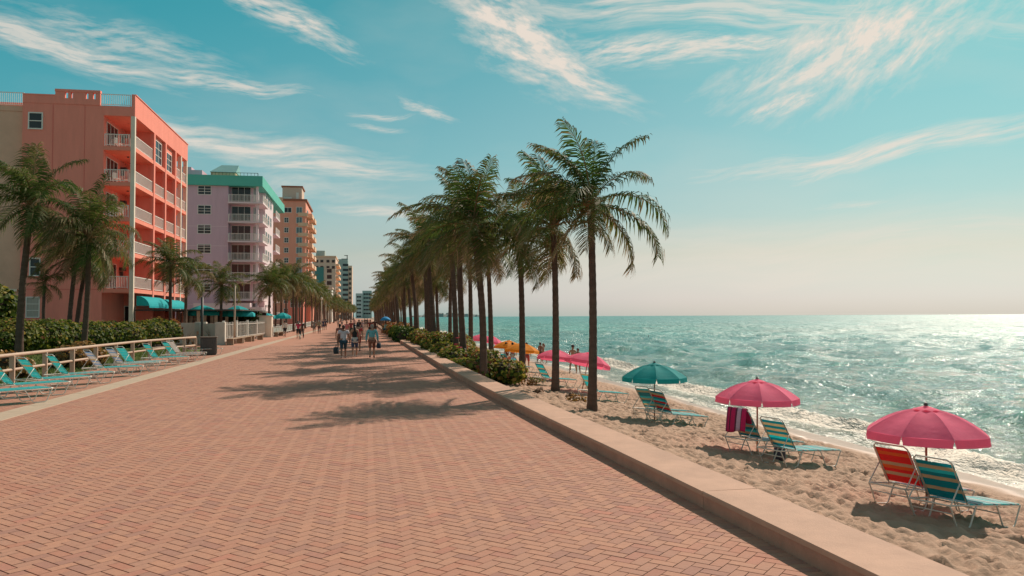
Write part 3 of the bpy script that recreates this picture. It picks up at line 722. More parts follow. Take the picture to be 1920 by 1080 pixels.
for k, z in enumerate(LV):
    pc(railing(None, (CI+.05, CY0+.06), (CX-.36, CY0+.06), z)); pc(railing(None, (CX-.06, CY0+.45), (CX-.06, 77.55), z, sp=.16))
    pc(railing(None, (CX-.06, 86.3), (CX-.06, 91.0), z, sp=.16))
    if k < 4:
        pc(railing(None, (CX-.06, 78.1), (CX-.06, 81.8), z, sp=.16)); pc(railing(None, (CX-.06, 82.3), (CX-.06, 85.8), z, sp=.16))
    else:
        b = MB(); b.box(CX-.5, CX-.2, 78.08, 81.88, z, 19.115); b.box(CX-.5, CX-.2, 82.22, 85.88, z, 19.115); pc(b.build('wall', M_CORAL))
        pc(window(None, 'X', CX-.2, 78.9, 81.2, z+.2, z+2.2, 2, 3)); pc(window(None, 'X', CX-.2, 82.9, 85.2, z+.2, z+1.9, 2, 3))
    pc(window(None, 'X', CI, 72.3, 75.2, z+.1, z+2.2, 3, 1, .06, name='sliding_door'))
    pc(window(None, 'X', CI, 78.9, 81.2, z+.2, z+2.2, 2, 1)); pc(window(None, 'X', CI, 82.8, 85.3, z+.2, z+2.2, 2, 1))
    b = MB(); b.box(CI+.03, CI+.5, 76.1, 76.5, z+1.75, z+2.05); b.box(CI+.05, CI+.3, 76.2, 76.4, z+1.3, z+1.7); pc(b.build('wall_fan', M_DARK))
    b = MB(); b.lathe([(.09, 0), (.1, .05), (.04, .07)], 10, (CX-1.2, 74.2, z+2.58)); pc(b.build('ceiling_light', M_DARK))
x0, z0 = onY(55, 240, CY0); x1, z1 = onY(78.5, 213, CY0); pc(window(None, 'Y', CY0, x0, x1, z0, z1, 1, 2, .1, sill=True))
x0, z0 = onY(57, 509, CY0); x1, z1 = onY(74, 492, CY0); pc(window(None, 'Y', CY0, x0, x1, z0-.3, z1+.3, 1, 2, .09, sill=True))
x0, z0 = onY(50, 594, CY0); x1, z1 = onY(73, 558, CY0); pc(window(None, 'Y', CY0, x0, x1, z0, z1, 1, 3, .08, mg=M_CURTAIN, sill=True))
x0, z0 = onY(188, 602, 77.7); x1, z1 = onY(205, 560, 77.7); pc(window(None, 'Y', 77.7, CI+.1, CI+.95, .1, 3.1, 2, 1, .07, name='sliding_door'))
b = MB(); b.box(CI+1.3, CI+2.2, 77.2, 77.69, .3, 1.6); pc(b.build('wall_cabinet', M_DARK))
for ya in (78.8, 82.7): pc(window(None, 'X', CI+1.6, ya, ya+2.2, .5, 2.9, 2, 3, .07))
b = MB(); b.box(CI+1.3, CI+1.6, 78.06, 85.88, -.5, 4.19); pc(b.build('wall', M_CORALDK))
pc(railing(None, (xs[188]+.05, CY0+.02), (CX-.3, CY0+.02), 19.96, 1.0, .16))
pc(awning(None, 72.4, 79.0, CX+.09, 3.95, 3.1, 1.05, M_TEALCLOTH)); pc(awning(None, 80.4, 87.0, CX+.09, 3.85, 3.1, 1.0, M_TEALCLOTH))
b = MB(); b.box(CL+.3, CI-.2, CY0+.3, CY1-.3, 19.952, 19.98); pc(b.build('roof', M_ROOFGREY))
b = MB(); b.box(-25.2, -22.6, 78, 84, 19.981, 21.15); pc(b.build('roof_hut', M_CORALDK))
b = MB()
for (xa, xb, z, d) in ((CL+.2, CI-.1, 4.5, .018), (-25.85, -25.82, 11, .012)):
    pass
b.box(CL, CI-.02, CY0-.02, CY0-.0015, 4.44, 4.5); b.box(-25.86, -25.80, CY0-.016, CY0-.0012, 4.55, 19.9); b.box(-23.4, -23.35, CY0-.016, CY0-.0012, 4.55, 19.9); pc(b.build('stucco_joint', M_CORALDK))

# white chairs out on the balconies
def patio_chair(loc, rz, label):
    t = thing('patio_chair', label, 'chair', loc, rz, 'white chairs on the coral balconies')
    MB().bbox(-.24, .24, -.24, .24, .42, .46, .012).build('seat', M_WHITE, t)
    b = MB()
    for x in (-.2, -.1, 0, .1, .2): b.box(x-.03, x+.03, .2, .23, .46, .92)
    b.box(-.24, .24, .195, .235, .92, .98); b.build('backrest', M_WHITE, t)
    for x in (-.21, .21):
        for y_ in (-.21, .21): MB().box(x-.02, x+.02, y_-.02, y_+.02, 0, .42).build('leg', M_WHITE, t)
    return t
patio_chair((-21.1, 72.7, LV[4]), 1.3, 'white chair by the door on the topmost corner balcony of the coral block')
patio_chair((-20.4, 73.0, LV[4]), -1.4, 'white chair next to the corner column on the topmost coral balcony')
patio_chair((-21.2, 72.8, LV[3]), 1.2, 'white chair by the door on the second highest corner balcony of the coral block')
patio_chair((-20.5, 73.1, LV[3]), -1.2, 'white chair next to the corner column on the second highest coral balcony')
patio_chair((-20.8, 72.6, LV[2]), .4, 'white chair alone on the third highest corner balcony of the coral block')

# beige block at the far left
T = thing('apartment_building', 'beige stucco block with white roof railing adjoining the coral block', 'building', (-34, 80, 0)); pc = P_(T)
b = MB(); b.box(-46, CL-.01, 71.9, 91, -.5, 19.3); b.box(-46, CL-.012, 71.84, 72.2, 19.302, 19.75); pc(b.build('wall', M_BEIGE))
pc(railing(None, (-36, 72.0), (CL-.1, 72.0), 19.76, 1.15, .15)); b = MB(); b.box(-40, CL-.3, 73, 74, 19.302, 20.3); pc(b.build('roof_hut', M_CORALDK))
b = MB(); b.box(-46, CL-.3, 71.7, 71.898, 4.3, 4.5); b.box(-46, CL-.4, 70.5, 71.9, 3.45, 3.6); pc(b.build('cornice', M_OFFW))

# ---------------- lilac block with mint roof band
LY = 128.0; LX = onY(487, 400, LY)[0]; LXL = onY(340, 400, LY)[0]
T = thing('apartment_building', 'lilac apartment block with mint green roof band and corner balconies', 'building', (LX-6, 140, 0)); pc = P_(T)
LE = onX(520, 400, LX)[0]
ztop = onY(487, 331, LY)[1]; zband = onY(487, 350, LY)[1]
REC = onY(428, 400, LY)[0]
b = MB(); b.box(LXL-10, REC, LY, LE+8, -.5, zband); b.box(REC+.002, LX-.9, LY+1.3, LE, -.5, zband); pc(b.build('wall', M_LILAC))
b = MB(); b.box(LX-.898, LX, LY+6.5, LE-6.5, -.5, zband-.002); pc(b.build('wall', M_LILACLT))
b = MB(); b.box(LXL-10.2, LX+.45, LY-.45, LE+8.2, zband+.002, ztop); pc(b.build('roof_band', M_MINT))
b = MB()
for z in np.arange(zband-6.3, 0, -3.0): b.box(LXL-10, REC-.05, LY-.02, LY-.002, z, z+.06)
pc(b.build('stucco_joint', M_LILACLT))
zs = [onY(455, 379, LY)[1]-3.0*k for k in range(7)]
dep_s = 1.1
for k, z in enumerate(zs):
    b = MB(); b.box(REC+.004, LX+.55, LY-.55, LY+6.3, z-.25, z); pc(b.build('balcony_slab', M_LILACLT)); b = MB(); b.box(LX-.89, LX+.5, LE-6.4, LE-.05, z-.25, z-.002); pc(b.build('balcony_slab', M_LILACLT))
    pc(railing(None, (REC+.1, LY-.48), (LX+.05, LY-.48), z, 1.1, .2, .03)); pc(railing(None, (LX+.48, LY-.1), (LX+.48, LY+6.2), z, 1.1, .25, .03))
    pc(railing(None, (LX+.44, LE-6.3), (LX+.44, LE-.1), z, 1.1, .25, .03))
    pc(window(None, 'Y', LY+1.3, REC+.35, REC+3.1, z+.05, z+2.45, 3, 1, .06, name='sliding_door')); pc(window(None, 'Y', LY+1.3, REC+3.9, LX-1.1, z+.05, z+2.4, 2, 1, .06, mg=M_GLASSB))
    xa = onY(371.5, 400, LY)[0]; xb = onY(395, 400, LY)[0]
    pc(window(None, 'Y', LY, xa, xb, z+1.1, z+2.35, 2, 3, .09)) if k < 6 else None
    for ya in (LY+7.2, LY+10.2, LY+13.2):
        if ya+2 < LE-6.6: pc(window(None, 'X', LX, ya, ya+1.6, z+.75, z+2.2, 1, 2, .08))
b = MB(); b.box(LX-.6, LX-.2, LY+.1, LY+.5, -.5, zband); pc(b.build('column', M_LILACLT))
xa = onY(352, 320, LY+3)[0]; xb = onY(379, 320, LY+3)[0]; b = MB(); b.box(xa-4, xb, LY+3, LY+9, ztop, ztop+1.3); b.box(xa-4, xb-1.6, LY+3.01, LY+9, ztop+1.302, ztop+1.75); pc(b.build('roof_hut', M_LILAC))
xa = onY(394, 320, LY+4)[0]; xb = onY(441, 320, LY+4)[0]; b = MB()
b.box(xa, xb, LY+4.5, LY+10, ztop, ztop+1.3); pc(b.build('roof_hut', M_PEACHLT))
b = MB(); za = ztop+1.3
b.add([(xa-.1, LY+4.2, za), (xb+.1, LY+4.2, za), (xb+.1, LY+10.2, za), (xa-.1, LY+10.2, za), (xa+1.2, LY+7, za+1.6), (xb+.1, LY+7, za+1.6)],
      [(0, 1, 5, 4), (1, 2, 5), (2, 3, 4, 5), (3, 0, 4), (3, 2, 1, 0)]); pc(b.build('mansard_roof', mat('roof_metal', (.22, .40, .39), .5, .1, 1)))
pc(railing(None, (xb-3, LY+1), (LX-.4, LY+1), ztop, .7, .5, .03, M_DARK))
b = MB(); b.box(LX-9.0, LX-.92, LY-3.2, LY-.6, 3.3, 4.2); b.box(LX-.9, LX+.6, LY-3.0, LY+12, 3.0, 3.6); pc(b.build('porch_roof', M_LILACLT))
b = MB()
for i in range(7): b.lathe([(.22, 0), (.2, 3.0)], 10, (LX+.2, LY-2.8+i*2.4, 0))
pc(b.build('porch_column', M_LILACLT))

# ---------------- peach tower
OY = 244.0; OX = onY(573, 450, OY)[0]; OXL = onY(519, 450, OY)[0]
T = thing('apartment_tower', 'peach orange tower with terracotta roof edge and stacked side balconies', 'building', (OX-6, 255, 0)); pc = P_(T)
zt = onY(573, 377, OY)[1]; z2 = onY(545, 348, OY)[1]
b = MB(); b.box(OXL-8, OX, OY, OY+26, -.5, zt); pc(b.build('wall', M_PEACH))
b = MB(); b.box(OXL+1.8, OX+.4, OY-.4, OY+26.4, zt+.002, zt+.55); pc(b.build('roof_edge', M_ROOFTILE))
b = MB(); b.box(OXL-8.2, OXL+1.78, OY-.1, OY+26.4, zt+.002, zt+1.0); pc(b.build('parapet', M_PEACHLT))
xa = onY(529.5, 360, OY+3)[0]; xb = onY(566, 360, OY+3)[0]
b = MB(); b.box(xa, xb, OY+3, OY+12, zt+.552, z2); pc(b.build('penthouse', M_CREAM))
b = MB(); b.box(xa-.3, xb+.3, OY+2.7, OY+12.3, z2+.002, z2+.4); pc(b.build('penthouse_roof', M_ROOFTILE))
b = MB(); b.box(xb-1.7, xb-.9, OY+2.9, OY+2.998, zt+.6, z2-1.6); pc(b.build('pipe_duct', M_WHITE)); b = MB(); b.box(xa+.5, xa+2.8, OY+1.2, OY+2.6, zt+.552, zt+1.3); pc(b.build('roof_unit', M_WHITE))
for k in range(12):
    z = onY(545, 418, OY)[1]-3.0*(k-1)
    if z < 3: break
    xa, xb = onY(533.5, 410, OY)[0], onY(540.5 if k else 546, 410, OY)[0]; pc(window(None, 'Y', OY, xa, xb, z+.2, z+1.5, 2, 2 if k else 1, .12))
    xa, xb = onY(556, 410, OY)[0], onY(566, 410, OY)[0]; pc(window(None, 'Y', OY, xa, xb, z, z+1.7, 2, 1, .12, mg=M_GLASSB))
    b = MB()
    for ya in (OY+3, OY+15): b.box(OX-.1, OX+1.7, ya, ya+8, z-1.0, z-.75); b.box(OX+1.55, OX+1.7, ya, ya+8, z-.748, z+.25); b.box(OX+.01, OX+1.548, ya, ya+.14, z-.748, z+.25)
    b.box(OX-2.2, OX+.6, OY-.5, OY+1.4, z-1.0, z-.78); b.box(OX-2.2, OX+.6, OY-.5, OY-.38, z-.779, z+.1)
    pc(b.build('balcony', M_PEACHLT))
    pc(window(None, 'X', OX, OY+4, OY+10, z-.7, z+1.6, 3, 1, .1)); pc(window(None, 'X', OX, OY+16, OY+22, z-.7, z+1.6, 3, 1, .1))

# ---------------- the far towers
def tower(label, px0, px1, pyt, Y, depth, m, name='apartment_tower'):
    x0, x1 = onY(px0, 550, Y)[0], onY(px1, 550, Y)[0]; z = onY((px0+px1)/2, pyt, Y)[1]
    t = thing(name, label, 'building', ((x0+x1)/2, Y+depth/2, 0)); p = P_(t)
    b = MB(); b.box(x0, x1, Y, Y+depth, -.5, z); p(b.build('wall', m))
    return t, p, x0, x1, z
Yb = 385.0
t, pc, x0, x1, z = tower('cream tower with a tall teal panel and small roof tower', 586, 629, 482, Yb, 32, M_CREAM)
xa, xb = onY(591, 500, Yb)[0], onY(607, 500, Yb)[0]; zz = onY(600, 501, Yb)[1]
b = MB(); b.box(xa, xb, Yb-.4, Yb-.01, 2, zz); pc(b.build('teal_panel', M_TEALPANEL))
xa, xb = onY(592.5, 480, Yb+6)[0], onY(609, 480, Yb+6)[0]; b = MB(); b.box(xa, xb, Yb+6, Yb+16, z+.001, onY(600, 470, Yb+6)[1]); pc(b.build('roof_hut', M_GREYGREEN))
xa, xb = onY(613, 500, Yb)[0], onY(622, 500, Yb)[0]
for k in range(9):
    zk = zz-2.6-k*2.9; pc(window(None, 'Y', Yb, xa, xb, zk, zk+1.9, 1, 1, .2, mf=M_CREAM, mg=M_GLASS))
for k in range(2):
    for p in (594, 603.5, 615, 625): xk = onY(p, 490, Yb)[0]; zk = z-2.6-k*2.9; pc(window(None, 'Y', Yb, xk-.7, xk+.7, zk, zk+1.3, 1, 1, .15, mf=M_CREAM))
b = MB()
for k in range(10): b.box(x1-.01, x1+1.5, Yb+2, Yb+30, z-4-k*2.9, z-3-k*2.9)
pc(b.build('balcony', M_PEACHLT)); b = MB(); b.box(x0-.3, x1+.3, Yb-.3, Yb+32, z+.002, z+.6); pc(b.build('roof_edge', M_PEACHLT))
Yc = 590.0
t, pc, x0, x1, z = tower('grey green glass tower beside the cream tower', 632, 652, 486, Yc, 30, M_GREYGREEN)
b = MB()
for k in range(12): b.box(x1-3.5, x1+.4, Yc-.25, Yc-.02, z-5-k*3.6, z-3.4-k*3.6)
pc(b.build('window_band', M_GLASS)); b = MB(); b.box(x0+3, x1, Yc+1, Yc+8, z+.002, z+.5); b.box(x1-.8, x1-.2, Yc+1, Yc+2, z+.5, z+3); b.box(x0+5, x1, Yc+1, Yc+2, z+2.6, z+3.0); pc(b.build('roof_frame', M_DARK))
t, pc, x0, x1, z = tower('slim cream tower with rows of dark balconies at its sea edge', 652.4, 660, 498, Yc+4, 34, M_CREAM)
for k in range(12):
    zk = z-3.6-k*3.5; pc(window(None, 'Y', Yc+4, x0+.6, x1-.5, zk, zk+1.9, 2, 1, .2, mf=M_CREAM))
Yd = 930.0
t, pc, x0, x1, z = tower('pale distant tower at the end of the walk, lower half', 667, 679, 550, Yd, 30, M_HAZEPALE)
for k in range(6): pc(window(None, 'Y', Yd, x0+1.2, x1-1.2, z-5-k*4.5, z-3-k*4.5, 2, 1, .3, mf=M_HAZEPALE))
t['label'] = 'shorter of two pale towers at the end of the walk'
t, pc, x0, x1, z = tower('taller of two pale towers at the end of the walk', 679.5, 697, 545, Yd+8, 30, M_GREYGREEN)
for k in range(6): pc(window(None, 'Y', Yd+8, x0+1.2, x1-1.2, z-5-k*4.5, z-3-k*4.5, 3, 1, .3, mf=M_HAZEPALE))
# low white houses between the towers and the palms
for i, (p0, p1, pt, Yh, lab) in enumerate(((588, 603, 535, 300, 'low cream house with a flat roof under the cream tower'), (604, 622, 541, 318, 'low white house beside the flat roofed cream house'), (571, 583, 548, 205, 'low coral orange house half hidden by palms'), (540, 569, 552, 196, 'low orange house wall behind the palm trunks'))):
    t, pc, x0, x1, z = tower(lab, p0, p1, pt, Yh, 12, (M_CREAM, M_WHITE, M_PEACH, M_CORAL)[i], 'house')
    b = MB(); b.box(x0-.3, x1+.3, Yh-.3, Yh+12.3, z+.002, z+.5); pc(b.build('roof', M_ROOFTILE if i > 1 else M_CREAM))
    w = (x1-x0)/4
    for k in range(3): pc(window(None, 'Y', Yh, x0+w*(.7+k), x0+w*(1.3+k), z-3, z-1.3, 1, 2, .1))
# ================================================================== PALMS AND SHRUBS
M_FROND = mat('palm_leaflets', None, .62, .22, 3, 0, 1, .22, tones=[(.028, .064, .012), (.050, .098, .018), (.090, .130, .026), (.14, .14, .04), (.21, .145, .07), (.38, .25, .15)], transl=.42)
M_RACHIS = mat('palm_leaf_stalk', (.22, .14, .06), .6, .2, 5)
M_TRUNK = mat('palm_bark', (.135, .088, .068), .95, .3, 2.5, .9, 22, .15, stretch=(1, 1, 3.5), dirt=.5, col2=(.065, .042, .034), bdist=.03)
M_FIBRE = mat('palm_fibre', (.24, .14, .07), .95, .35, 9, .8, 30, .1)
M_NUT = mat('coconut', (.20, .15, .04), .6, .3, 4)
WIND = Vector((-1.0, -.15, 0.0))

def frond(az, e0, droop, L, seed, wind=.35, nl=48, ll=.98, dry=0.0):
    """one feather leaf: curved stalk, two rows of folded, hanging leaflets, bent by the sea wind"""
    rg = np.random.default_rng(seed); V = []; F = []; MI = []; TN = []
    hx = Vector((math.cos(az), math.sin(az), 0)); n = 14; P = [Vector((0, 0, 0))]; ds = L/n
    for i in range(n):
        s = (i+.5)/n; e = e0-droop*s**1.25
        d = hx*math.cos(e)+Vector((0, 0, math.sin(e))); d = (d+WIND*(wind*.55*s*s)).normalized(); P.append(P[-1]+d*ds)
    def pt(s):
        x = s*n; i = min(n-1, int(x)); return P[i].lerp(P[i+1], x-i)
    # stalk: triangular section
    base = 0
    for i in range(n+1):
        t = (P[min(n, i+1)]-P[max(0, i-1)]).normalized(); sd = t.cross(Vector((0, 0, 1)))
        sd = sd.normalized() if sd.length > 1e-4 else Vector((0, 1, 0)); up = sd.cross(t); r = .032*(1-.88*i/n)+.003
        for q in (sd*r, -sd*r, -up*r*.9): V.append(P[i]+q)
    for i in range(n):
        for q in range(3):
            q2 = (q+1) % 3; F.append((i*3+q, i*3+q2, i*3+3+q2)); F.append((i*3+q, i*3+3+q2, i*3+3+q)); MI += [1, 1]; TN += [.5, .5]
    tb = min(1, max(0, rg.normal(.32, .12)+dry))
    for i in range(nl):
        s = .10+.90*(i+.5)/nl; c = pt(s); t = (pt(min(1, s+.03))-pt(max(0, s-.03))).normalized()
        sd = t.cross(Vector((0, 0, 1))); sd = sd.normalized() if sd.length > 1e-4 else Vector((-hx.y, hx.x, 0)); up = sd.cross(t).normalized()
        prof = (.38+.62*min(1, (s-.08)/.28)) if s < .36 else 1.0-.62*((s-.36)/.64)**1.6
        for sgn in (1, -1):
            l = ll*prof*rg.uniform(.82, 1.12); fw = .34+.70*s*s+rg.normal(0, .08)
            d = (t*fw*rg.uniform(.88, 1.15)+sd*sgn*(1.0-.35*s)+up*rg.uniform(-.02, .34)); d.normalize()
            g = rg.uniform(.5, .95)+(.25 if dry > .2 else 0)
            d1 = (d+Vector((0, 0, -g*.75))+WIND*(wind*.5)).normalized(); d2 = (d1+Vector((0, 0, -g*1.7))+WIND*(wind*.6)).normalized()
            a = c; m1 = a+d*(l*.30); m2 = m1+d1*(l*.38); e = m2+d2*(l*.34)
            w = .0185*rg.uniform(.85, 1.2); wd = t*w; o = len(V)
            V += [a-wd*.6, a+wd*.6, m1-wd*1.25, m1+wd*1.25, m2-wd, m2+wd, e]
            F += [(o, o+1, o+3), (o, o+3, o+2), (o+2, o+3, o+5), (o+2, o+5, o+4), (o+4, o+5, o+6)]
            tn = min(1, max(0, tb+rg.normal(0, .10)+.22*s**3+(.5 if rg.random() < .05 else 0))); MI += [0]*5; TN += [tn, tn, tn, tn, min(1, tn+.2)]
    return np.array([tuple(v) for v in V], np.float32), np.array(F, np.int32), np.array(MI, np.int32), np.array(TN, np.float32)
def frond_mesh(arrs, name='frond'):
    V = []; F = []; MI = []; TN = []; o = 0
    for v, f, mi, tn in arrs: V.append(v); F.append(f+o); MI.append(mi); TN.append(tn); o += len(v)
    me = np_mesh(name, np.concatenate(V), np.concatenate(F), [M_FROND, M_RACHIS], tone=np.concatenate(TN))
    me.polygons.foreach_set('material_index', np.concatenate(MI)); me.update(); return me

LEVELS = [(82, 38, 1.0), (72, 62, 1.06), (58, 80, 1.06), (44, 90, 1.05), (30, 92, 1.05), (14, 85, 1.0), (-4, 72, .95), (-24, 56, .9), (-44, 36, .8), (-62, 22, .7)]
FR = {}
def get_frond(a, l):
    if (a, l) not in FR:
        e0, dr, ln = LEVELS[l]
        FR[a, l] = frond(a*math.pi/6, R(e0), R(dr), 2.65*ln, a*31+l, wind=.58, dry=(.0, .0, 0, 0, .02, .05, .08, .2, .42, .5)[l])
    return FR[a, l]
FM = {}
def get_fmesh(a, l):
    if (a, l) not in FM: FM[a, l] = frond_mesh([get_frond(a, l)])
    return FM[a, l]
def plan(seed, n=20):
    """which leaves a crown has: golden-angle spiral from the spear down"""
    rg = random.Random(seed); out = []
    for k in range(n):
        l = min(9, max(0, int(round((k/(n-1))**.95*7.7+rg.uniform(-.4, .4))))); a = (k*137.5+seed*41)/30.0+rg.uniform(-.5, .5)
        out.append((int(round(a)) % 12, l))
    return out
CROWN = {}
def crown_mesh(i):
    if i not in CROWN: CROWN[i] = frond_mesh([get_frond(a, l) for a, l in plan(100+i, 19)], 'crown')
    return CROWN[i]
def trunk(p0, p1, r0, r1, bend, mesh_rings=46, n=10):
    p0 = Vector(p0); p1 = Vector(p1); b = MB(); pts = []; rad = []
    for i in range(mesh_rings+1):
        s = i/mesh_rings; p = p0.lerp(p1, s)+Vector(bend)*math.sin(math.pi*s); pts.append(p)
        r = r1+(r0-r1)*(1-s)**1.6+.10*math.exp(-s*22)*(r0/.15); rad.append(r*(1+(.045 if i % 2 else -.02)))
    return b.tube(pts, rad, n)
def boot():
    b = MB()
    b.lathe([(.11, -.30), (.15, -.12), (.17, .05), (.12, .28), (.03, .45)], 10)
    rg = random.Random(4)
    for k in range(14):
        a = k*2.4; z = -.1+.02*k; e = R(20+3*k); d = Vector((math.cos(a)*math.cos(e), math.sin(a)*math.cos(e), math.sin(e)))
        b.tube([d*.05+Vector((0, 0, z)), d*.25+Vector((0, 0, z)), d*.5+Vector((0, 0, z-.02))], [.05, .042, .026], 5, tone=.5)
    return b.mesh('crown_shaft', M_FIBRE)
BOOT = boot()
def nuts():
    b = MB(); rg = random.Random(9)
    for k in range(9):
        a = k*2.1; b.ball((math.cos(a)*.24, math.sin(a)*.24, -.16-.05*(k % 3)), .085, 8, sq=(1, 1, 1.2))
    return b.mesh('coconut_bunch', M_NUT)
NUTS = nuts()
TRUNKS = {}
def palm(base, top, label, group, seed, r=(.17, .125), bend=(0, 0, 0), full=True, scale=1.0, custom=None, nfr=20, shared=False, az=0.0):
    base = Vector(base); top = Vector(top)
    t = thing('coconut_palm', label, 'palm tree', base, 0, group); v = top-base
    if shared:
        k = seed % 4
        if k not in TRUNKS: TRUNKS[k] = trunk((0, 0, -.3), (0, 0, 1), .17/1, .12, (.0, 0, 0), 14, 7)
        b = trunk((0, 0, -.25), v, r[0], r[1], bend, 14, 7)
    else: b = trunk((0, 0, -.3), v, r[0], r[1], bend)
    b.build('trunk', M_TRUNK, t)
    if full:
        inst('crown_shaft', BOOT, t, v, (0, 0, seed), scale)
        if seed % 2: inst('coconut_bunch', NUTS, t, v, (0, 0, seed*.7), scale)
        rg = random.Random(seed)
        for i, (a, l, *k_) in enumerate(custom or plan(seed, nfr)):
            s = scale*rg.uniform(.88, 1.1)*(k_[0] if k_ else 1.0)
            inst('frond', get_fmesh(a, l), t, v+Vector((0, 0, .12-.02*l)), (rg.uniform(-.1, .1), rg.uniform(-.1, .1), rg.uniform(-.24, .24)), (s, s, s))
    else:
        inst('crown', crown_mesh(seed % 6), t, v, (0, 0, random.Random(seed).uniform(-.35, .35)), scale)
    return t
def gz(x): return float(sand_base(x))
def sea_side(px_base, d, px_top, py_top, zoff=None):
    """base on the sand at that direction and distance, crown foot where the photograph shows it"""
    p = dep(px_base, 600, d); x, y = p.x, p.y; z = gz(x) if zoff is None else zoff
    q = dep(px_top, py_top, d); return (x, y, z), (q.x, q.y, q.z)
G1 = 'coconut palms in the row beyond the low wall'
# the nearest palm: its leaves set one by one (heading index of 30 degrees from the sea side, level)
C1 = [(6, 1), (7, 0), (2, 0), (0, 1), (1, 2), (5, 1), (6, 2), (7, 3), (5, 3), (6, 4), (7, 5), (5, 5), (8, 4), (6, 6), (9, 5), (0, 4, 1.2), (11, 6, 1.2), (6, 8), (3, 3), (8, 7), (0, 7)]
b_, t_ = sea_side(1108, 24.3, 1107, 384); palm(b_, t_, 'tall coconut palm nearest the camera standing in open sand, seaward end of the row', G1, 1, (.15, .105), (.06, 0, 0), custom=C1, scale=1.0)
b_, t_ = sea_side(1040, 30.7, 1038, 424); palm(b_, t_, 'second coconut palm from the sea end, straight trunk rooted in sand before a striped lounger', G1, 2, (.155, .11), (.05, 0, 0), nfr=22, scale=1.06)
b_, t_ = sea_side(978, 35.9, 974, 455); palm(b_, t_, 'third coconut palm from the sea end, trunk crossing the front orange umbrella', G1, 3, (.16, .115), (.06, 0, 0), nfr=21)
b_, t_ = sea_side(905, 30.5, 887, 424, -.6); palm(b_, t_, 'leaning coconut palm growing out of the hedge end closest to the camera', G1, 4, (.155, .115), (.16, 0, 0), nfr=23, scale=1.1)
b_, t_ = sea_side(921, 45.5, 914, 470); palm(b_, t_, 'thin trunked coconut palm between the hedge end and the orange umbrellas', G1, 5, (.165, .12), (.05, 0, 0))
b_, t_ = sea_side(882, 54, 880, 480); palm(b_, t_, 'coconut palm whose trunk stands just left of the far pink umbrellas', G1, 6, (.18, .13), (.05, 0, 0))
# inner row beside the wall and outer row on the sand, towards the distance
rg = random.Random(12)
Yi = 38.0; k = 0
names = ['coconut palm rising from the hedge behind the leaning palm', 'coconut palm in the hedge, third trunk behind the leaning palm by the wall', 'coconut palm in the hedge beside the red blossoms', 'coconut palm standing in the darker rounded part of the hedge', 'coconut palm in the hedge where the wall begins to narrow', 'coconut palm near the far end of the green hedge']
FAR_L = 'coconut palm in the dense distant part of the row along the beach'
MID_L = 'coconut palm in the crowded middle of the beach side row, trunk rising behind the hedge'
while Yi < 400:
    x = float(wx(Yi))+1.7+rg.uniform(-.25, .45); h = 6.7+rg.uniform(-.55, .45); lean = rg.uniform(-.65, -.1)
    full = k < 7
    lab = names[k] if k < 6 else (MID_L if Yi < 110 else FAR_L)
    palm((x, Yi, -.5), (x+lean, Yi+rg.uniform(-.3, .3), h-.5), lab, G1, 20+k, (.17, .125), (rg.uniform(-.1, .15), 0, 0), full=full, shared=not full, scale=.98+rg.uniform(-.08, .12))
    Yi += rg.uniform(5.0, 7.0) if Yi < 120 else rg.uniform(6.5, 9); k += 1
Yi = 63.0; k = 0
while Yi < 380:
    x = 6.9+rg.uniform(-.5, .5)-.006*Yi; h = 6.2+rg.uniform(-.5, .5)
    palm((x, Yi, gz(x)), (x+rg.uniform(-.5, .1), Yi+rg.uniform(-.3, .3), h-.7), MID_L if Yi < 110 else FAR_L, G1, 70+k, (.17, .125), (rg.uniform(-.1, .15), 0, 0), full=k < 2, shared=k >= 2, scale=.98+rg.uniform(-.08, .1))
    Yi += rg.uniform(7.0, 10.0); k += 1
# left side
G2 = 'coconut palms on the building side of the walk'
def left(pb, d, pt, py, **k):
    p = dep(pb, 600, d); q = dep(pt, py, d); return (p.x, p.y, 0.0), (q.x, q.y, q.z)
b_, t_ = left(36, 42, 60, 385); palm(b_, t_, 'big coconut palm with slanting trunk in front of the beige and coral blocks', G2, 201, (.21, .15), (-.12, 0, 0), nfr=24, scale=1.3)
b_, t_ = left(155, 44, 166, 444); palm(b_, t_, 'coconut palm in front of the clipped hedge before the coral wall', G2, 202, (.185, .13), (.1, 0, 0), nfr=22, scale=1.25)
b_, t_ = left(127, 57, 143, 480); palm(b_, t_, 'left one of two slim palms growing close together behind the hedge', G2, 203, (.19, .14), (-.05, 0, 0), nfr=20, scale=1.25)
b_, t_ = left(140, 58, 165, 478); palm(b_, t_, 'right one of two slim palms growing close together behind the hedge', G2, 204, (.19, .14), (-.1, 0, 0), nfr=19, scale=1.2)
b_, t_ = left(84, 56, 83, 533); palm(b_, t_, 'small young palm with few leaves against the coral wall', G2, 205, (.14, .10), (-.05, 0, 0), nfr=11, scale=.62)
b_, t_ = left(322, 62, 320, 497); palm(b_, t_, 'slim palm with bright crown in front of the coral balconies by the awning', G2, 206, (.14, .11), (-.05, 0, 0), nfr=22, scale=.98)
b_, t_ = left(343, 66, 349, 522); palm(b_, t_, 'palm next to the white garden wall left of the first teal parasol', G2, 207, (.14, .11), (.08, 0, 0), nfr=20, scale=.95)
b_, t_ = left(412, 76, 415, 535); palm(b_, t_, 'palm standing between the two big teal parasols before the lilac block', G2, 208, (.15, .12), (.05, 0, 0), nfr=22, scale=1.0)
LL = 'coconut palm in the long distant row on the building side'
NM = ['palm at the near end of the far left group, before the lilac porch', 'palm beside the pale pillar, second of the far left group', 'palm rising over the teal cafe parasols by the lilac porch', 'tall palm in the far left group below the peach tower', 'palm just right of the tall one below the peach tower', 'palm in front of the peach tower balconies']
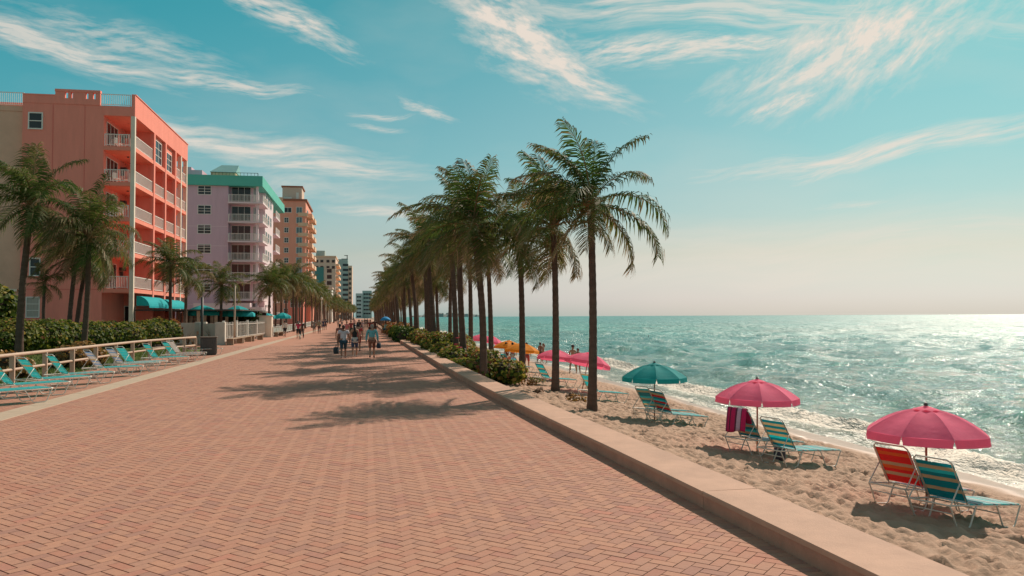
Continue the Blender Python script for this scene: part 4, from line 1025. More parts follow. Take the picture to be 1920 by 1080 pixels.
PXL = [(506, 100, 536), (516, 108, 540), (527, 104, 528), (536, 118, 533), (549, 112, 525), (556, 126, 535), (566, 130, 540), (574, 142, 537), (583, 150, 545), (592, 160, 549), (600, 172, 550), (606, 180, 553)]
for k, (p, d, py) in enumerate(PXL):
    b_, t_ = left(p+rg.uniform(-2, 2), d, p, py); palm(b_, t_, NM[k] if k < 6 else LL, G2, 220+k, (.16, .12), (rg.uniform(-.1, .1), 0, 0), full=k < 6, shared=k >= 6, scale=1.15+rg.uniform(-.1, .1), nfr=22)
Yi = 185.0; k = 0
while Yi < 520:
    for x0 in (-12.2, -15.5):
        x = x0+rg.uniform(-.8, .8)+.008*(Yi-185); h = 6.6+rg.uniform(-.8, .8)
        palm((x, Yi+rg.uniform(-2, 2), 0), (x+rg.uniform(-.4, .4), Yi, h), LL, G2, 240+k, (.17, .125), full=False, shared=True, scale=1.15+rg.uniform(-.1, .15)); k += 1
    Yi += rg.uniform(8.5, 12)

# ---------------- leafy shrubs
M_LEAF = mat('shrub_leaves', None, .6, .2, 2, 0, 1, .22, tones=[(.025, .055, .010), (.045, .085, .014), (.075, .12, .018), (.12, .155, .024), (.21, .22, .034), (.32, .28, .05), (.36, .19, .06), (.30, .09, .05)], transl=.45)
M_TWIG = mat('shrub_twigs_core', (.055, .04, .025), .95, .3, 6)
M_CROTON = mat('croton_leaves', None, .5, .2, 2, 0, 1, .4, tones=[(.10, .07, .02), (.22, .13, .03), (.34, .19, .05), (.40, .20, .06), (.30, .10, .04)], transl=.3)
M_RED = mat('hibiscus_petals', (.62, .02, .06), .6, .15, 9, transl=.3)
M_ORANGEFL = mat('orange_blossom', (.62, .16, .03), .6, .15, 9, transl=.3)
def leaves(C, Nn, r, rg, bias=.3):
    """disc-like leaves at the points C roughly facing Nn"""
    n = len(C); d = Nn+rg.normal(0, .55, (n, 3)); d[:, 2] += bias; d /= np.linalg.norm(d, axis=1)[:, None]+1e-9
    a = np.cross(d, rg.normal(0, 1, (n, 3))); a /= np.linalg.norm(a, axis=1)[:, None]+1e-9; b = np.cross(d, a)
    rr = r*rg.uniform(.65, 1.25, n)[:, None]; k = 6; V = np.zeros((n, k+1, 3)); V[:, 0] = C+d*rr*-.18
    for i in range(k):
        w = 2*math.pi*i/k; V[:, i+1] = C+a*rr*math.cos(w)*1.1+b*rr*math.sin(w)*.9+d*rr*.12*math.cos(2*w)
    f = np.array([[0, i+1, (i+1) % k+1] for i in range(k)]); F = (np.arange(n)[:, None, None]*(k+1)+f[None]).reshape(-1, 3)
    return V.reshape(-1, 3), F
def shrub(name, label, cat, lumps, dens, r, m, tm=.42, ts=.2, kind=None, group=None, flowers=None, seed=1, twig=True):
    """lumps: (x, y, z, rx, ry, rz) ellipsoids that make up the outline"""
    rg = np.random.default_rng(seed); root = thing(name, label, cat, (lumps[0][0], lumps[0][1], 0), 0, group); off = np.array([lumps[0][0], lumps[0][1], 0])
    L_ = np.array(lumps); Cs = []; Ns = []
    for x, y, z, rx, ry, rz in lumps:
        area = 4*math.pi*((rx*ry)**1.6/3+(rx*rz)**1.6/3+(ry*rz)**1.6/3)**(1/1.6); n = int(area*dens)
        u = rg.normal(0, 1, (n, 3)); u /= np.linalg.norm(u, axis=1)[:, None]; s = 1-np.abs(rg.normal(0, .14, n))+rg.uniform(0, .07, n)
        c = np.array([x, y, z])+u*np.array([rx, ry, rz])*s[:, None]; nn = u/np.array([rx, ry, rz]); nn /= np.linalg.norm(nn, axis=1)[:, None]
        Cs.append(c); Ns.append(nn)
    C = np.concatenate(Cs); Nn = np.concatenate(Ns)
    q = (((C[:, None]-L_[None, :, :3])/L_[None, :, 3:])**2).sum(-1) if len(C)*len(lumps) < 6e6 else None
    if q is not None:
        k = (q.min(1) > .42); C, Nn = C[k], Nn[k]
    k = C[:, 2] > L_[:, 2].min()-L_[:, 5].max()*.95; C, Nn = C[k], Nn[k]
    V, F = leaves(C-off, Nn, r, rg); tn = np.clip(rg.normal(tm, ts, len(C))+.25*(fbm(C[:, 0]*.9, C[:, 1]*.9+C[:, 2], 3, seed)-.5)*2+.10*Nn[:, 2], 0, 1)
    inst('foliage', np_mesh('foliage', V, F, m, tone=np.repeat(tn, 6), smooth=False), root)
    if twig:
        b = MB()
        for x, y, z, rx, ry, rz in lumps:
            b.ball((x-off[0], y-off[1], z), 1, 8, sq=(rx*.72, ry*.72, rz*.72))  # solid dark core added inside each lump to stop light passing through
        for i, (x, y, z, rx, ry, rz) in enumerate(lumps):
            for j in range(3):
                a = rg.uniform(0, 6.28); b.tube([(x-off[0], y-off[1], z-rz), (x-off[0]+math.cos(a)*rx*.4, y-off[1]+math.sin(a)*ry*.4, z), (x-off[0]+math.cos(a)*rx*.75, y-off[1]+math.sin(a)*ry*.75, z+rz*.55)], [.03, .02, .008], 4)
        b.build('branches_core', M_TWIG, root)
    for fx, fy, fz, fr, fm in (flowers or []):
        fb = MB()
        for j in range(5):
            a = j*1.2566; fb.ball((fx-off[0]+math.cos(a)*fr*.6, fy-off[1]+math.sin(a)*fr*.6, fz+.1*fr), fr*.55, 6, sq=(1, 1, .35))
        fb.build('blossom', fm, root)
    return root
rg2 = random.Random(5)
def lump_line(p0, p1, n, w, h, z0, j=.25, hj=.2):
    out = []
    for i in range(n):
        s = (i+.5)/n; x = p0[0]+(p1[0]-p0[0])*s+rg2.uniform(-j, j); y = p0[1]+(p1[1]-p0[1])*s+rg2.uniform(-j, j)
        hh = h*(1+rg2.uniform(-hj, hj)); ww = w*(1+rg2.uniform(-.2, .2)); out.append((x, y, z0+hh*.5, ww, ww*1.15, hh*.5))
    return out
# sea grape hedge beyond the wall
L1 = []
for i in range(30):
    s = i/29; y_ = 31.0+s*33.0; xw = float(wx(y_))+.75
    h = 1.10+.2*math.sin(y_*.7)+rg2.uniform(-.15, .2)+(.25 if y_ > 42 else -.05); z0 = -.6
    h *= .80 if y_ < 34 else (.9 if y_ < 44 else 1.0)
    L1.append((xw+.45+rg2.uniform(-.1, .2), y_, z0+h*.52, .75, .95, h*.56))
    L1.append((xw+1.5+rg2.uniform(-.3, .3), y_+rg2.uniform(-.5, .5), z0+h*.5, .95, 1.0, h*.55))
fl = []
for p, q, d in ((859, 634, 40), (856, 646, 38), (950, 690, 33), (861, 652, 36.5)):
    v = dep(p, q, d); fl.append((v.x, v.y, v.z, .13, M_RED))
shrub('hedge', 'broad leaved green and bronze hedge behind the low wall under the leaning palm', 'hedge', L1, 84, .078, M_LEAF, .52, .24, flowers=fl, seed=2)
L2 = []
for i in range(9):
    y_ = 66+i*2.1; xw = float(wx(y_))
    L2.append((xw+.35+rg2.uniform(-.1, .3), y_, .25, .75, 1.2, .85)); L2.append((xw+1.4, y_+.5, .2, 1.0, 1.2, .9))
shrub('rounded_shrub', 'dark rounded shrub hanging over the low wall at the far end of the hedge', 'shrub', L2, 34, .10, M_LEAF, .2, .14, seed=3)
L3 = []
for i in range(9):
    y_ = 87+i*3.4; xw = float(wx(y_)); L3.append((xw+.7+rg2.uniform(-.2, .3), y_, .45, .9, 1.7, .85)); L3.append((xw+1.9, y_+1, .4, 1.0, 1.6, .95))
fl = [(float(wx(90+2*i))+.3+.4*(i % 3), 88+2.3*i, 1.0+.25*(i % 2), .3, M_ORANGEFL) for i in range(10)]
shrub('flowering_shrub', 'orange flowering shrubs beside the walk behind the dark rounded shrub', 'shrub', L3, 22, .12, M_CROTON, .45, .28, flowers=fl, seed=4)
# left hedge before the coral block
L4 = lump_line((-30.0, 44.0), (-20.8, 46.8), 8, 1.35, 2.0, .0, .25, .1)+lump_line((-20.3, 47.2), (-15.3, 65.5), 17, 1.3, 1.9, .0, .3, .12)
shrub('hedge', 'thick dark green hedge with yellow tips between the lawn and the coral block', 'hedge', L4, 44, .095, M_LEAF, .36, .2, seed=5)
p = dep(4, 565, 46); L5 = [(p.x-.6, p.y, 2.9, 1.4, 1.4, 1.2), (p.x-1.8, p.y, 3.2, 1.5, 1.5, 1.4), (p.x-.9, p.y-.4, 2.1, 1.3, 1.3, 1.1)]
shrub('round_shrub', 'taller round dark green shrub at the left edge behind the hedge', 'shrub', L5, 30, .15, M_LEAF, .36, .16, seed=6)
for i, (p, q, d, rr, lab) in enumerate(((10, 690, 27.5, .62, 'bronze leaved croton bush at the left edge behind the railing'), (125, 668, 33, .62, 'bronze croton bush behind the railing, left one of the pair on the lawn'), (156, 664, 35, .70, 'bronze croton bush behind the railing, right one of the pair on the lawn'))):
    v = dep(p, q, d); L6 = [(v.x, v.y, rr*.75, rr*1.05, rr, rr*.8), (v.x+.35, v.y+.3, rr*.55, rr*.8, rr*.8, rr*.65), (v.x-.4, v.y+.2, rr*.6, rr*.8, rr*.8, rr*.65)]
    shrub('croton_bush', lab, 'shrub', L6, 70, .075, M_CROTON, .4, .25, group='croton bushes on the lawn', seed=10+i)
v = dep(318, 622, 62); shrub('flowering_shrub', 'orange flowering shrub at the right end of the clipped hedge', 'shrub', [(v.x, v.y, 1.0, 1.0, 1.0, 1.0), (v.x-.9, v.y-.2, 1.1, .9, .9, 1.0)], 34, .11, M_CROTON, .6, .25, seed=17)
v = dep(440, 588, 84); shrub('dark_shrub', 'dark leafy shrub rising above the white picket fence', 'shrub', [(v.x, v.y, 2.0, 1.0, 1.0, .8), (v.x+1.7, v.y+.4, 2.05, 1.1, 1.0, .8), (v.x+.8, v.y, 1.4, 1.2, 1, .9)], 26, .12, M_LEAF, .12, .1, seed=18)
# bare tufts against the white garden wall
def tuft(loc, lab, seed, n=26, h=1.2, m=None):
    rg_ = random.Random(seed); t = thing('dry_tuft', lab, 'plant', loc, 0, 'dry tufts by the garden wall'); b = MB()
    for k in range(n):
        a = rg_.uniform(0, 6.28); l = h*rg_.uniform(.5, 1.1); e = rg_.uniform(.15, .7)
        b.tube([(0, 0, 0), (math.cos(a)*l*e*.35, math.sin(a)*l*e*.35, l*.55), (math.cos(a)*l*e, math.sin(a)*l*e, l*rg_.uniform(.75, .95))], [.018, .012, .004], 4)
    b.build('stems', m or M_TWIGP, t); return t
M_TWIGP = mat('dry_stems', (.24, .17, .11), .9, .3, 5)
v = dep(352, 645, 60); tuft((v.x, v.y, 0), 'dry grassy tuft at the foot of the white garden wall by the slim palm', 1)
v = dep(362, 648, 57); tuft((v.x, v.y, 0), 'dry grassy tuft behind the end of the railing', 2, h=1.0)
v = dep(396, 640, 61.5); tuft((v.x, v.y, 0), 'wiry dry tuft against the garden wall above the bin', 3, h=1.5)
# weeds and coconut husks on the sand by the trunks
for i, (p, q, lab) in enumerate(((1003, 712, 'low green weed tuft on sand beside the third palm'), (985, 722, 'small weed with husks at the foot of the third palm'), (1075, 748, 'scrap of dry weed on sand between the two nearest palms'))):
    v = at(p, q, -.76); z = sz(v.x, v.y); L7 = [(v.x, v.y, z+.08, .28, .28, .16), (v.x+.3, v.y+.1, z+.05, .2, .2, .12)]
    shrub('weed', lab, 'plant', L7, 110, .045, M_CROTON if i else M_LEAF, .5, .2, seed=30+i, twig=False, group='weeds on the sand')
# ================================================================== UMBRELLAS, LOUNGERS, PEOPLE, STREET THINGS
def canvas(nm, c): return mat(nm, c, .8, .09, 3.0, .3, 8, .2, transl=.44, bdist=.03)
M_PINK = canvas('pink_canvas', (.95, .19, .33)); M_TEALU = canvas('teal_canvas_umbrella', (.02, .36, .37)); M_ORANGE = canvas('orange_canvas', (.88, .33, .035))
M_POLE = mat('varnished_pole', (.36, .16, .085), .5, .2, 6, stretch=(1, 1, .2))
M_RIB = mat('umbrella_rib', (.55, .50, .44), .4, .1, 3)
NP = 8
def panel_profile(Rr, hd):
    return [(Rr*s, hd*(1-s**2.0)*1.0) for s in (.10, .22, .36, .5, .64, .78, .9, 1.0)]
def umbrella_meshes(m, key, Rr=.935, hd=.37, val=.135):
    P = panel_profile(Rr, hd); na = 6; half = math.pi/NP
    vs = []; fs = []
    for r, z in P:
        for j in range(na+1):
            u = -1+2*j/na; w = u*half; k = math.cos(half)/math.cos(w)             # straight chord between the ribs
            rr = r*(k*.92+.08); sag = .045*(1-u*u)*math.sin(math.pi*min(1, r/Rr*.9)); vs.append((rr*math.cos(w), rr*math.sin(w), z-sag*.7))
    for i in range(len(P)-1):
        for j in range(na): fs.append((i*(na+1)+j, (i+1)*(na+1)+j, (i+1)*(na+1)+j+1, i*(na+1)+j+1))
    pan = MB().add(vs, fs, smooth=True).mesh('canopy_panel', m)
    vs = []; fs = []; rows = 4
    for q in range(rows):
        s = q/(rows-1)
        for j in range(na+1):
            u = (-1+2*j/na)*(1-.035*s-(.03 if s > .4 else 0)); w = u*half; k = math.cos(half)/math.cos(w); rr = Rr*(k*.92+.08)+.014*s+.006*math.sin(u*7+1)*s
            vs.append((rr*math.cos(w), rr*math.sin(w), -.002-val*s*(1-.05*u*u)))
    for q in range(rows-1):
        for j in range(na): fs.append((q*(na+1)+j, (q+1)*(na+1)+j, (q+1)*(na+1)+j+1, q*(na+1)+j+1))
    va = MB().add(vs, fs, smooth=True).mesh('valance', m)
    cap = MB(); vs = [(0, 0, hd+.055)]; fs = []
    for j in range(16):
        w = 2*math.pi*j/16+half; vs.append((.19*math.cos(w)*(1 if j % 2 else 1.08), .19*math.sin(w)*(1 if j % 2 else 1.08), hd-.005-(.0 if j % 2 else .018)))
    fs = [(0, i+1, (i+1) % 16+1) for i in range(16)]; cap = MB().add(vs, fs, smooth=True).mesh('vent_cap', m)
    rib = MB().tube([(P[i][0], 0, P[i][1]-.012) for i in range(len(P))], .006, 5).mesh('rib', M_RIB)
    return pan, va, cap, rib
UM = {k: umbrella_meshes(m, k) for k, m in (('pink', M_PINK), ('teal', M_TEALU), ('orange', M_ORANGE))}
POLE = MB().tube([(0, 0, -1.75), (0, 0, .38)], .019, 8).mesh('pole', M_POLE)
FIN = MB().lathe([(.012, .40), (.03, .425), (.034, .445), (.02, .465), (.004, .472)], 10).mesh('finial', M_DARK)
HUB = MB().lathe([(.03, -.02), (.038, .0), (.03, .04)], 10).mesh('hub', M_RIB)
def umbrella(kind, px, py, d, label, tilt=(0, 0), rz=.0, hpole=None):
    """apex at that direction and distance; the pole goes down into the sand"""
    q = dep(px, py, d); apex = Vector(q); pan, va, cap, rib = UM[kind]
    rot = Euler((tilt[0], tilt[1], rz)); M3 = rot.to_matrix()
    o = apex-M3 @ Vector((0, 0, .45))
    foot_z = sz(o.x, o.y)
    root = thing('beach_umbrella', label, 'umbrella', o, 0, 'beach umbrellas along the water', rot=rot)
    for k in range(NP):
        w = 2*math.pi*k/NP
        a = inst('canopy_panel', pan, root, (0, 0, 0), (0, 0, w)); inst('valance', va, a)
        inst('rib', rib, root, (0, 0, 0), (0, 0, w+math.pi/NP))
    inst('vent_cap', cap, root); inst('finial', FIN, root); inst('hub', HUB, root)
    ln = (o.z-foot_z)/M3[2][2]+.25; pl = inst('pole', POLE, root, (0, 0, 0)); s = ln/1.75; pl.scale = (1, 1, s); pl.location = (0, 0, .41-.41*s)
    return o-M3 @ Vector((0, 0, ln-.25))
F1 = umbrella('pink', 1736, 757, 12.9, 'pink umbrella nearest the camera over the red and teal striped loungers', (0, .02), .15)
F2 = umbrella('pink', 1420, 708, 18.4, 'pink umbrella over the loungers with a towel hung on one back', (.0, .02), .02)
F3 = umbrella('teal', 1227, 678, 23.4, 'teal umbrella, the only one of its colour on the beach', (0, .01), .1)
F4 = umbrella('pink', 1106, 659, 32.4, 'tilted pink umbrella right behind the nearest palm trunk', (-.05, .24), .1)
F5 = umbrella('pink', 1044, 653, 39, 'pink umbrella tilted beside the orange ones, crossed by the second palm trunk', (-.05, .14), .3)
F6 = umbrella('orange', 980, 641, 43, 'orange umbrella in front, crossed by the third palm trunk', (-.03, .1), .2)
F7 = umbrella('orange', 955, 637, 50, 'orange umbrella half hidden behind the other orange one', (-.02, .08), .1)
F8 = umbrella('pink', 925, 629.5, 58, 'far pink umbrella leaning towards the orange pair', (-.03, .26), .0)
F9 = umbrella('pink', 902, 625.5, 62, 'farthest pink umbrella between two palm trunks above the hedge', (-.02, .05), .3)

# ---------------- strap loungers
M_FRAME = mat('lounger_frame', (.60, .55, .48), .4, .08, 4, 0, 1, .5)
M_FRAMEW = mat('lounger_frame_white', (.74, .68, .60), .4, .08, 4, 0, 1, .5)
def vinyl(n, c): return mat(n, c, .42, .06, 6, 0, 1, .45, transl=.55)
V_TEAL = vinyl('teal_strap', (.012, .36, .41)); V_TEAL2 = vinyl('turquoise_strap', (.06, .66, .68)); V_GOLD = vinyl('sand_strap', (.62, .52, .35)); V_RED = vinyl('red_strap', (.78, .03, .035)); V_ORA = vinyl('orange_strap', (.76, .20, .04))
V_WHITE = vinyl('white_strap', (.70, .68, .66)); V_BLUE = vinyl('pale_blue_strap', (.36, .50, .66)); V_MINT = vinyl('mint_strap', (.22, .56, .50)); V_PINK = vinyl('pink_strap', (.70, .22, .26)); V_LTEAL = vinyl('light_teal_strap', (.22, .68, .68)); V_NAVY = vinyl('grey_violet_strap', (.22, .20, .27))
WDT = .62; SEATH = .34; BL = .78; BANG = R(53)
def strap_mesh(w=.0635):
    b = MB(); r = .0; n = 6; vs = []; hw = WDT/2-.002
    pr = [(-hw-.014, -.012), (-hw-.010, .010), (-hw*.5, .012), (0, .008), (hw*.5, .012), (hw+.010, .010), (hw+.014, -.012)]
    k = len(pr)
    for x in (-w/2, w/2):
        for y_, z in pr: vs.append((x, y_, z))
    for x in (-w/2, w/2):
        for y_, z in pr: vs.append((x, y_*.985, z-.005))
    fs = []
    for i in range(k-1):
        fs.append((i, i+1, k+i+1, k+i)); fs.append((2*k+i, 3*k+i, 3*k+i+1, 2*k+i+1)); fs.append((i, 2*k+i, 2*k+i+1, i+1)); fs.append((k+i, k+i+1, 3*k+i+1, 3*k+i))
    return b.add(vs, fs)
ST = {}
def strap(m):
    if m.name not in ST: ST[m.name] = strap_mesh().mesh('strap', m)
    return ST[m.name]
def frame_meshes(m, bl=BL, bang=BANG):
    hw = WDT/2; z = SEATH; r = .0135
    rail = MB().tube([(0, -hw, z), (0.02, -hw, z), (1.88, -hw, z), (1.91, -hw+.04, z), (1.91, hw-.04, z), (1.88, hw, z), (.02, hw, z), (-.01, hw-.04, z), (-.01, -hw+.04, z)], r, 8, closed=True)
    rail.tube([(.62, -hw+.03, z-.015), (.62, hw-.03, z-.015)], .010, 6); rail.tube([(1.25, -hw+.03, z-.015), (1.25, hw-.03, z-.015)], .010, 6)
    dx, dz = -math.cos(bang), math.sin(bang); hx = .50; h2 = hw-.02
    def bp(s, y_): return (hx+dx*s, y_, z+.015+dz*s)
    back = MB().tube([bp(0, -h2), bp(bl-.05, -h2), bp(bl, -h2+.05), bp(bl, h2-.05), bp(bl-.05, h2), bp(0, h2)], r, 8)
    strut = []
    for sg in (-1, 1):
        strut.append(MB().tube([(.03, sg*(hw+.006), z-.01), (.0+.06, sg*(hw+.01), z+.04), bp(.40, sg*(hw+.002))], .010, 6))
    leg = MB().tube([(.02, 0, z-.01), (.05, 0, z-.04), (.20, 0, .05), (.24, 0, .014), (.29, 0, .012), (.46, 0, .012), (.51, 0, .016), (.55, 0, .05), (.66, 0, z-.04), (.68, 0, z-.01)], .0125, 7)
    brace = MB().tube([(.10, -hw, .22), (.10, hw, .22)], .010, 6)
    return rail.mesh('frame', m), back.mesh('back_frame', m), [s.mesh('strut', m) for s in strut], leg.mesh('leg', m), brace.mesh('brace', m)
FMW = {'a': frame_meshes(M_FRAME), 'w': frame_meshes(M_FRAMEW), 'f': frame_meshes(M_FRAMEW, BL, R(9))}
def lounger(loc, rz, label, group, back, seat, fr='a', bang=BANG, straps=True):
    root = thing('strap_lounger', label, 'sun lounger', loc, rz, group); rail, bk, sts, leg, br = FMW[fr]
    if fr == 'f': bang = R(9)
    inst('frame', rail, root); bf = inst('back_frame', bk, root)
    for s in sts: inst('strut', s, root)
    for x in (0, 1.20):
        for y_ in (-WDT/2-.004, WDT/2+.004): inst('leg', leg, root, (x, y_, 0))
    inst('brace', br, root, (0, 0, 0)); inst('brace', br, root, (1.2, 0, 0))
    dx, dz = -math.cos(bang), math.sin(bang)
    for i in range(10):
        s = .075+i*.0655; inst('strap', strap(back[i % len(back)]), root, (.50+dx*s, 0, SEATH+.015+dz*s), (0, bang, 0), (1, .955, 1))
    for i in range(20):
        inst('strap', strap(seat[i % len(seat)]), root, (.56+i*.066, 0, SEATH+.013), (0, 0, 0))
    return root
TG = [V_TEAL, V_GOLD, V_TEAL2, V_TEAL, V_GOLD, V_TEAL2, V_TEAL]
RO = [V_RED, V_RED, V_GOLD, V_RED, V_ORA, V_GOLD, V_RED, V_RED, V_ORA, V_RED]
SEA = [V_TEAL2, V_LTEAL, V_NAVY, V_TEAL2, V_WHITE, V_LTEAL, V_TEAL2]
GB = 'strap loungers on the sand'
AZB = R(20.0)                        # feet towards the sea and the sun (angle from +X)
def beach_lounger(px, py, d_h, label, back, seat, rz=AZB):
    """rear end of the rails (far side corner) seen at that place, at rail height above the sand"""
    v = dep(px, py, d_h); ax = Vector((math.cos(rz), math.sin(rz), 0)); sd = Vector((-ax.y, ax.x, 0))
    c = Vector(v)-sd*(WDT/2); mid = c+ax*.95; zs_ = [sz(*(c+ax*s+sd*q)[:2]) for s in (.3, .95, 1.6) for q in (-.3, .3)]
    o = lounger((c.x, c.y, 0), rz, label, GB, back, seat)
    zf = sum(zs_[4:])/2; zr = sum(zs_[:2])/2; zl = sum(zs_[::2])/3; zg = sum(zs_[1::2])/3     # rests along the slope of the sand
    X_ = Vector((ax.x*1.3, ax.y*1.3, zf-zr)).normalized(); Y_ = Vector((sd.x*.6, sd.y*.6, (zg-zl)*.6)).normalized(); Z_ = X_.cross(Y_).normalized(); Y_ = Z_.cross(X_)
    o.rotation_euler = Matrix((X_, Y_, Z_)).transposed().to_euler(); mz = sum(zs_)/6
    o.location = (c.x, c.y, mz-X_.z/max(.2, math.hypot(X_.x, X_.y))*.95-.008); return o
Lr = beach_lounger(1625, 906, 12.75, 'red and orange striped lounger under the nearest pink umbrella', RO, [V_WHITE, V_LTEAL, V_NAVY, V_PINK, V_WHITE])
Lb = beach_lounger(1700, 933, 11.9, 'teal and gold striped lounger nearest the camera at the right edge', [V_TEAL, V_TEAL, V_GOLD, V_TEAL, V_TEAL, V_GOLD, V_TEAL, V_TEAL2, V_GOLD, V_TEAL], SEA)
Lt = beach_lounger(1356, 824, 17.7, 'teal striped lounger with a pink towel hung over its back', TG, SEA)
Ln = beach_lounger(1416, 842, 16.6, 'teal and gold lounger beside the towel draped one', [V_TEAL, V_GOLD, V_TEAL, V_TEAL2, V_GOLD, V_TEAL, V_GOLD], SEA)
beach_lounger(1184, 767, 23.4, 'teal and gold lounger left of the red one under the teal umbrella', TG, SEA)
beach_lounger(1205, 773, 22.6, 'red and teal striped lounger under the teal umbrella', [V_TEAL, V_RED, V_GOLD, V_TEAL, V_RED, V_TEAL2], SEA)
beach_lounger(1080, 735, 28.6, 'turquoise lounger directly behind the nearest palm trunk', [V_TEAL2, V_GOLD, V_LTEAL, V_TEAL2], [V_TEAL2, V_LTEAL])
beach_lounger(997, 712, 33.8, 'turquoise lounger between the second and third palm trunks', [V_TEAL2, V_TEAL, V_GOLD, V_TEAL2], [V_TEAL2, V_LTEAL])
beach_lounger(948, 700, 37.5, 'pale lounger at the hedge corner behind the third palm', [V_BLUE, V_WHITE, V_LTEAL], [V_LTEAL, V_WHITE])
beach_lounger(932, 688, 42.5, 'bright blue lounger by the hedge under the orange umbrella', [V_BLUE, V_TEAL2], [V_BLUE, V_TEAL2])
def towel_on(root, label):
    b = MB(); na = 16; vs = []; fs = []; dx, dz = -math.cos(BANG), math.sin(BANG)
    top = Vector((.50+dx*BL, 0, SEATH+.015+dz*BL))
    path = [(.22, -.30), (.14, -.16), (.06, -.05), (.018, .012), (-.005, .026), (-.028, .012), (-.036, -.06), (-.042, -.18), (-.045, -.30), (-.046, -.42), (-.046, -.50)]
    for i, (px_, pz) in enumerate(path):
        for j in range(na+1):
            u = j/na; y_ = -.30+.60*u*(1-.0)+.0; fold = .018*math.sin(u*21+1.0)*min(1, abs(i-4)/3.0); drop = .035*math.sin(u*5+.6)*(1 if i > 8 else 0)
            vs.append((top.x+px_*(.72 if i < 4 else 1)+fold, y_*.92, top.z+pz+drop))
    for i in range(len(path)-1):
        for j in range(na): fs.append((i*(na+1)+j, i*(na+1)+j+1, (i+1)*(na+1)+j+1, (i+1)*(na+1)+j))
    cols = [0, 0, 0, 2, 1, 1, 1, 2, 3, 0, 0, 0, 2, 0, 0, 3]
    b.add(vs, fs, smooth=True); b.m = [cols[j] for i in range(len(path)-1) for j in range(na)]
    o = b.build('towel', [mat('towel_magenta', (.50, .015, .10), .95, .15, 30, .5, 120), mat('towel_lilac', (.50, .34, .44), .95, .15, 30, .5, 120), mat('towel_dark', (.09, .012, .035), .95, .15, 30, .5, 120), mat('towel_plum', (.26, .02, .09), .95, .15, 30, .5, 120)])
    sm = o.modifiers.new('thickness', 'SOLIDIFY'); sm.thickness = .008
    o.location = root.location; o.rotation_euler = root.rotation_euler; tag(o, label, 'towel')
towel_on(Lt, 'magenta and lilac striped towel hanging over the back of a teal lounger')
def small_table(loc, rz, label, m=M_WHITE):
    t = thing('side_table', label, 'table', loc, rz, 'low white side tables on the sand')
    MB().bbox(-.27, .27, -.24, .24, .36, .385, .01).build('table_top', m, t)
    for x in (-.23, .23):
        for y_ in (-.2, .2): MB().bbox(x-.02, x+.02, y_-.02, y_+.02, 0, .36, .004).build('leg', m, t)
    return t
def local(root, x, y_, z=0): return Matrix.Translation(root.location) @ root.rotation_euler.to_matrix().to_4x4() @ Vector((x, y_, z))
M_BAG = mat('bag_cloth', (.06, .055, .08), .8, .2, 8); M_BAG2 = mat('bag_pattern', None, .8, .2, 8, tones=[(.50, .12, .14), (.05, .30, .33), (.5, .42, .3)])
def bag(loc, rz, label, m, s=1.0):
    t = thing('beach_bag', label, 'bag', loc, rz)
    b = MB(); prof = [(.16, 0), (.20, .06), (.21, .18), (.19, .27), (.15, .30)]
    b.lathe([(r*s, z*s) for r, z in prof], 14, sx=1.0, sy=.6); b.build('bag_body', m, t)
    MB().tube([(-.12*s, 0, .29*s), (-.09*s, 0, .42*s), (.09*s, 0, .42*s), (.12*s, 0, .29*s)], .011*s, 6).build('strap_handle', m, t); return t
v = local(Lr, .95, 0.0, SEATH+.02); bag((v.x, v.y, v.z), .4, 'small dark bag lying on the red lounger by the pole', M_BAG, .55)
v = local(Ln, .95, .5); bag((v.x, v.y, sz(v.x, v.y)-.01), 1.0, 'dark beach bag on the sand between the towel lounger and its neighbour', M_BAG, 1.0)

# loungers along the railing: feet ahead and to the right
TQ = [V_TEAL2, V_LTEAL, V_TEAL2, V_MINT, V_TEAL2, V_TEAL2, V_GOLD]; WB = [V_WHITE, V_BLUE, V_WHITE, V_BLUE, V_GOLD, V_WHITE]
TQS = [V_TEAL2, V_LTEAL]
GL = 'strap loungers lined up along the railing'
AZL = R(90-47)
left_l = [(-26, 735, 'w', TQ, TQS, 'turquoise lounger cut off by the left edge of the view'), (18, 722, 'w', TQ, TQS, 'turquoise lounger at the left edge whose foot end reaches past the rail post'),
          (71, 711, 'w', TQ, TQS, 'turquoise lounger with mint bands, the first whose whole back shows at left'), (121, 702, 'w', TQ, [V_TEAL2, V_LTEAL, V_WHITE], 'turquoise lounger in front of the croton pair'),
          (187, 690, 'w', WB, TQS, 'white and pale blue lounger with a turquoise seat'), (226, 682.5, 'w', WB, [V_WHITE, V_LTEAL], 'white and pale blue lounger overlapped by a turquoise neighbour'),
          (245, 680, 'w', [V_TEAL2, V_LTEAL], [V_TEAL2, V_WHITE], 'turquoise lounger touching the pale blue striped one'), (291, 671, 'w', TQ, TQS, 'turquoise lounger standing apart near the far rail posts'),
          (325, 665.5, 'w', TQ, [V_LTEAL, V_PINK], 'turquoise lounger next to a plain white back'), (334, 662.5, 'w', [V_WHITE], [V_PINK, V_WHITE, V_MINT], 'plain white lounger with a pinkish seat near the bin'),
          (368, 655, 'f', [V_PINK, V_WHITE], [V_PINK, V_MINT, V_WHITE], 'lounger folded flat with pink straps beside the bin')]
for px, py, fr, bk, st, lab in left_l:
    v = at(px, py, SEATH); o = Vector((v.x, v.y, 0.006))-Vector((math.cos(AZL), math.sin(AZL), 0))*.5
    lounger(o, AZL+random.uniform(-.06, .06), lab, GL, bk, st, fr)

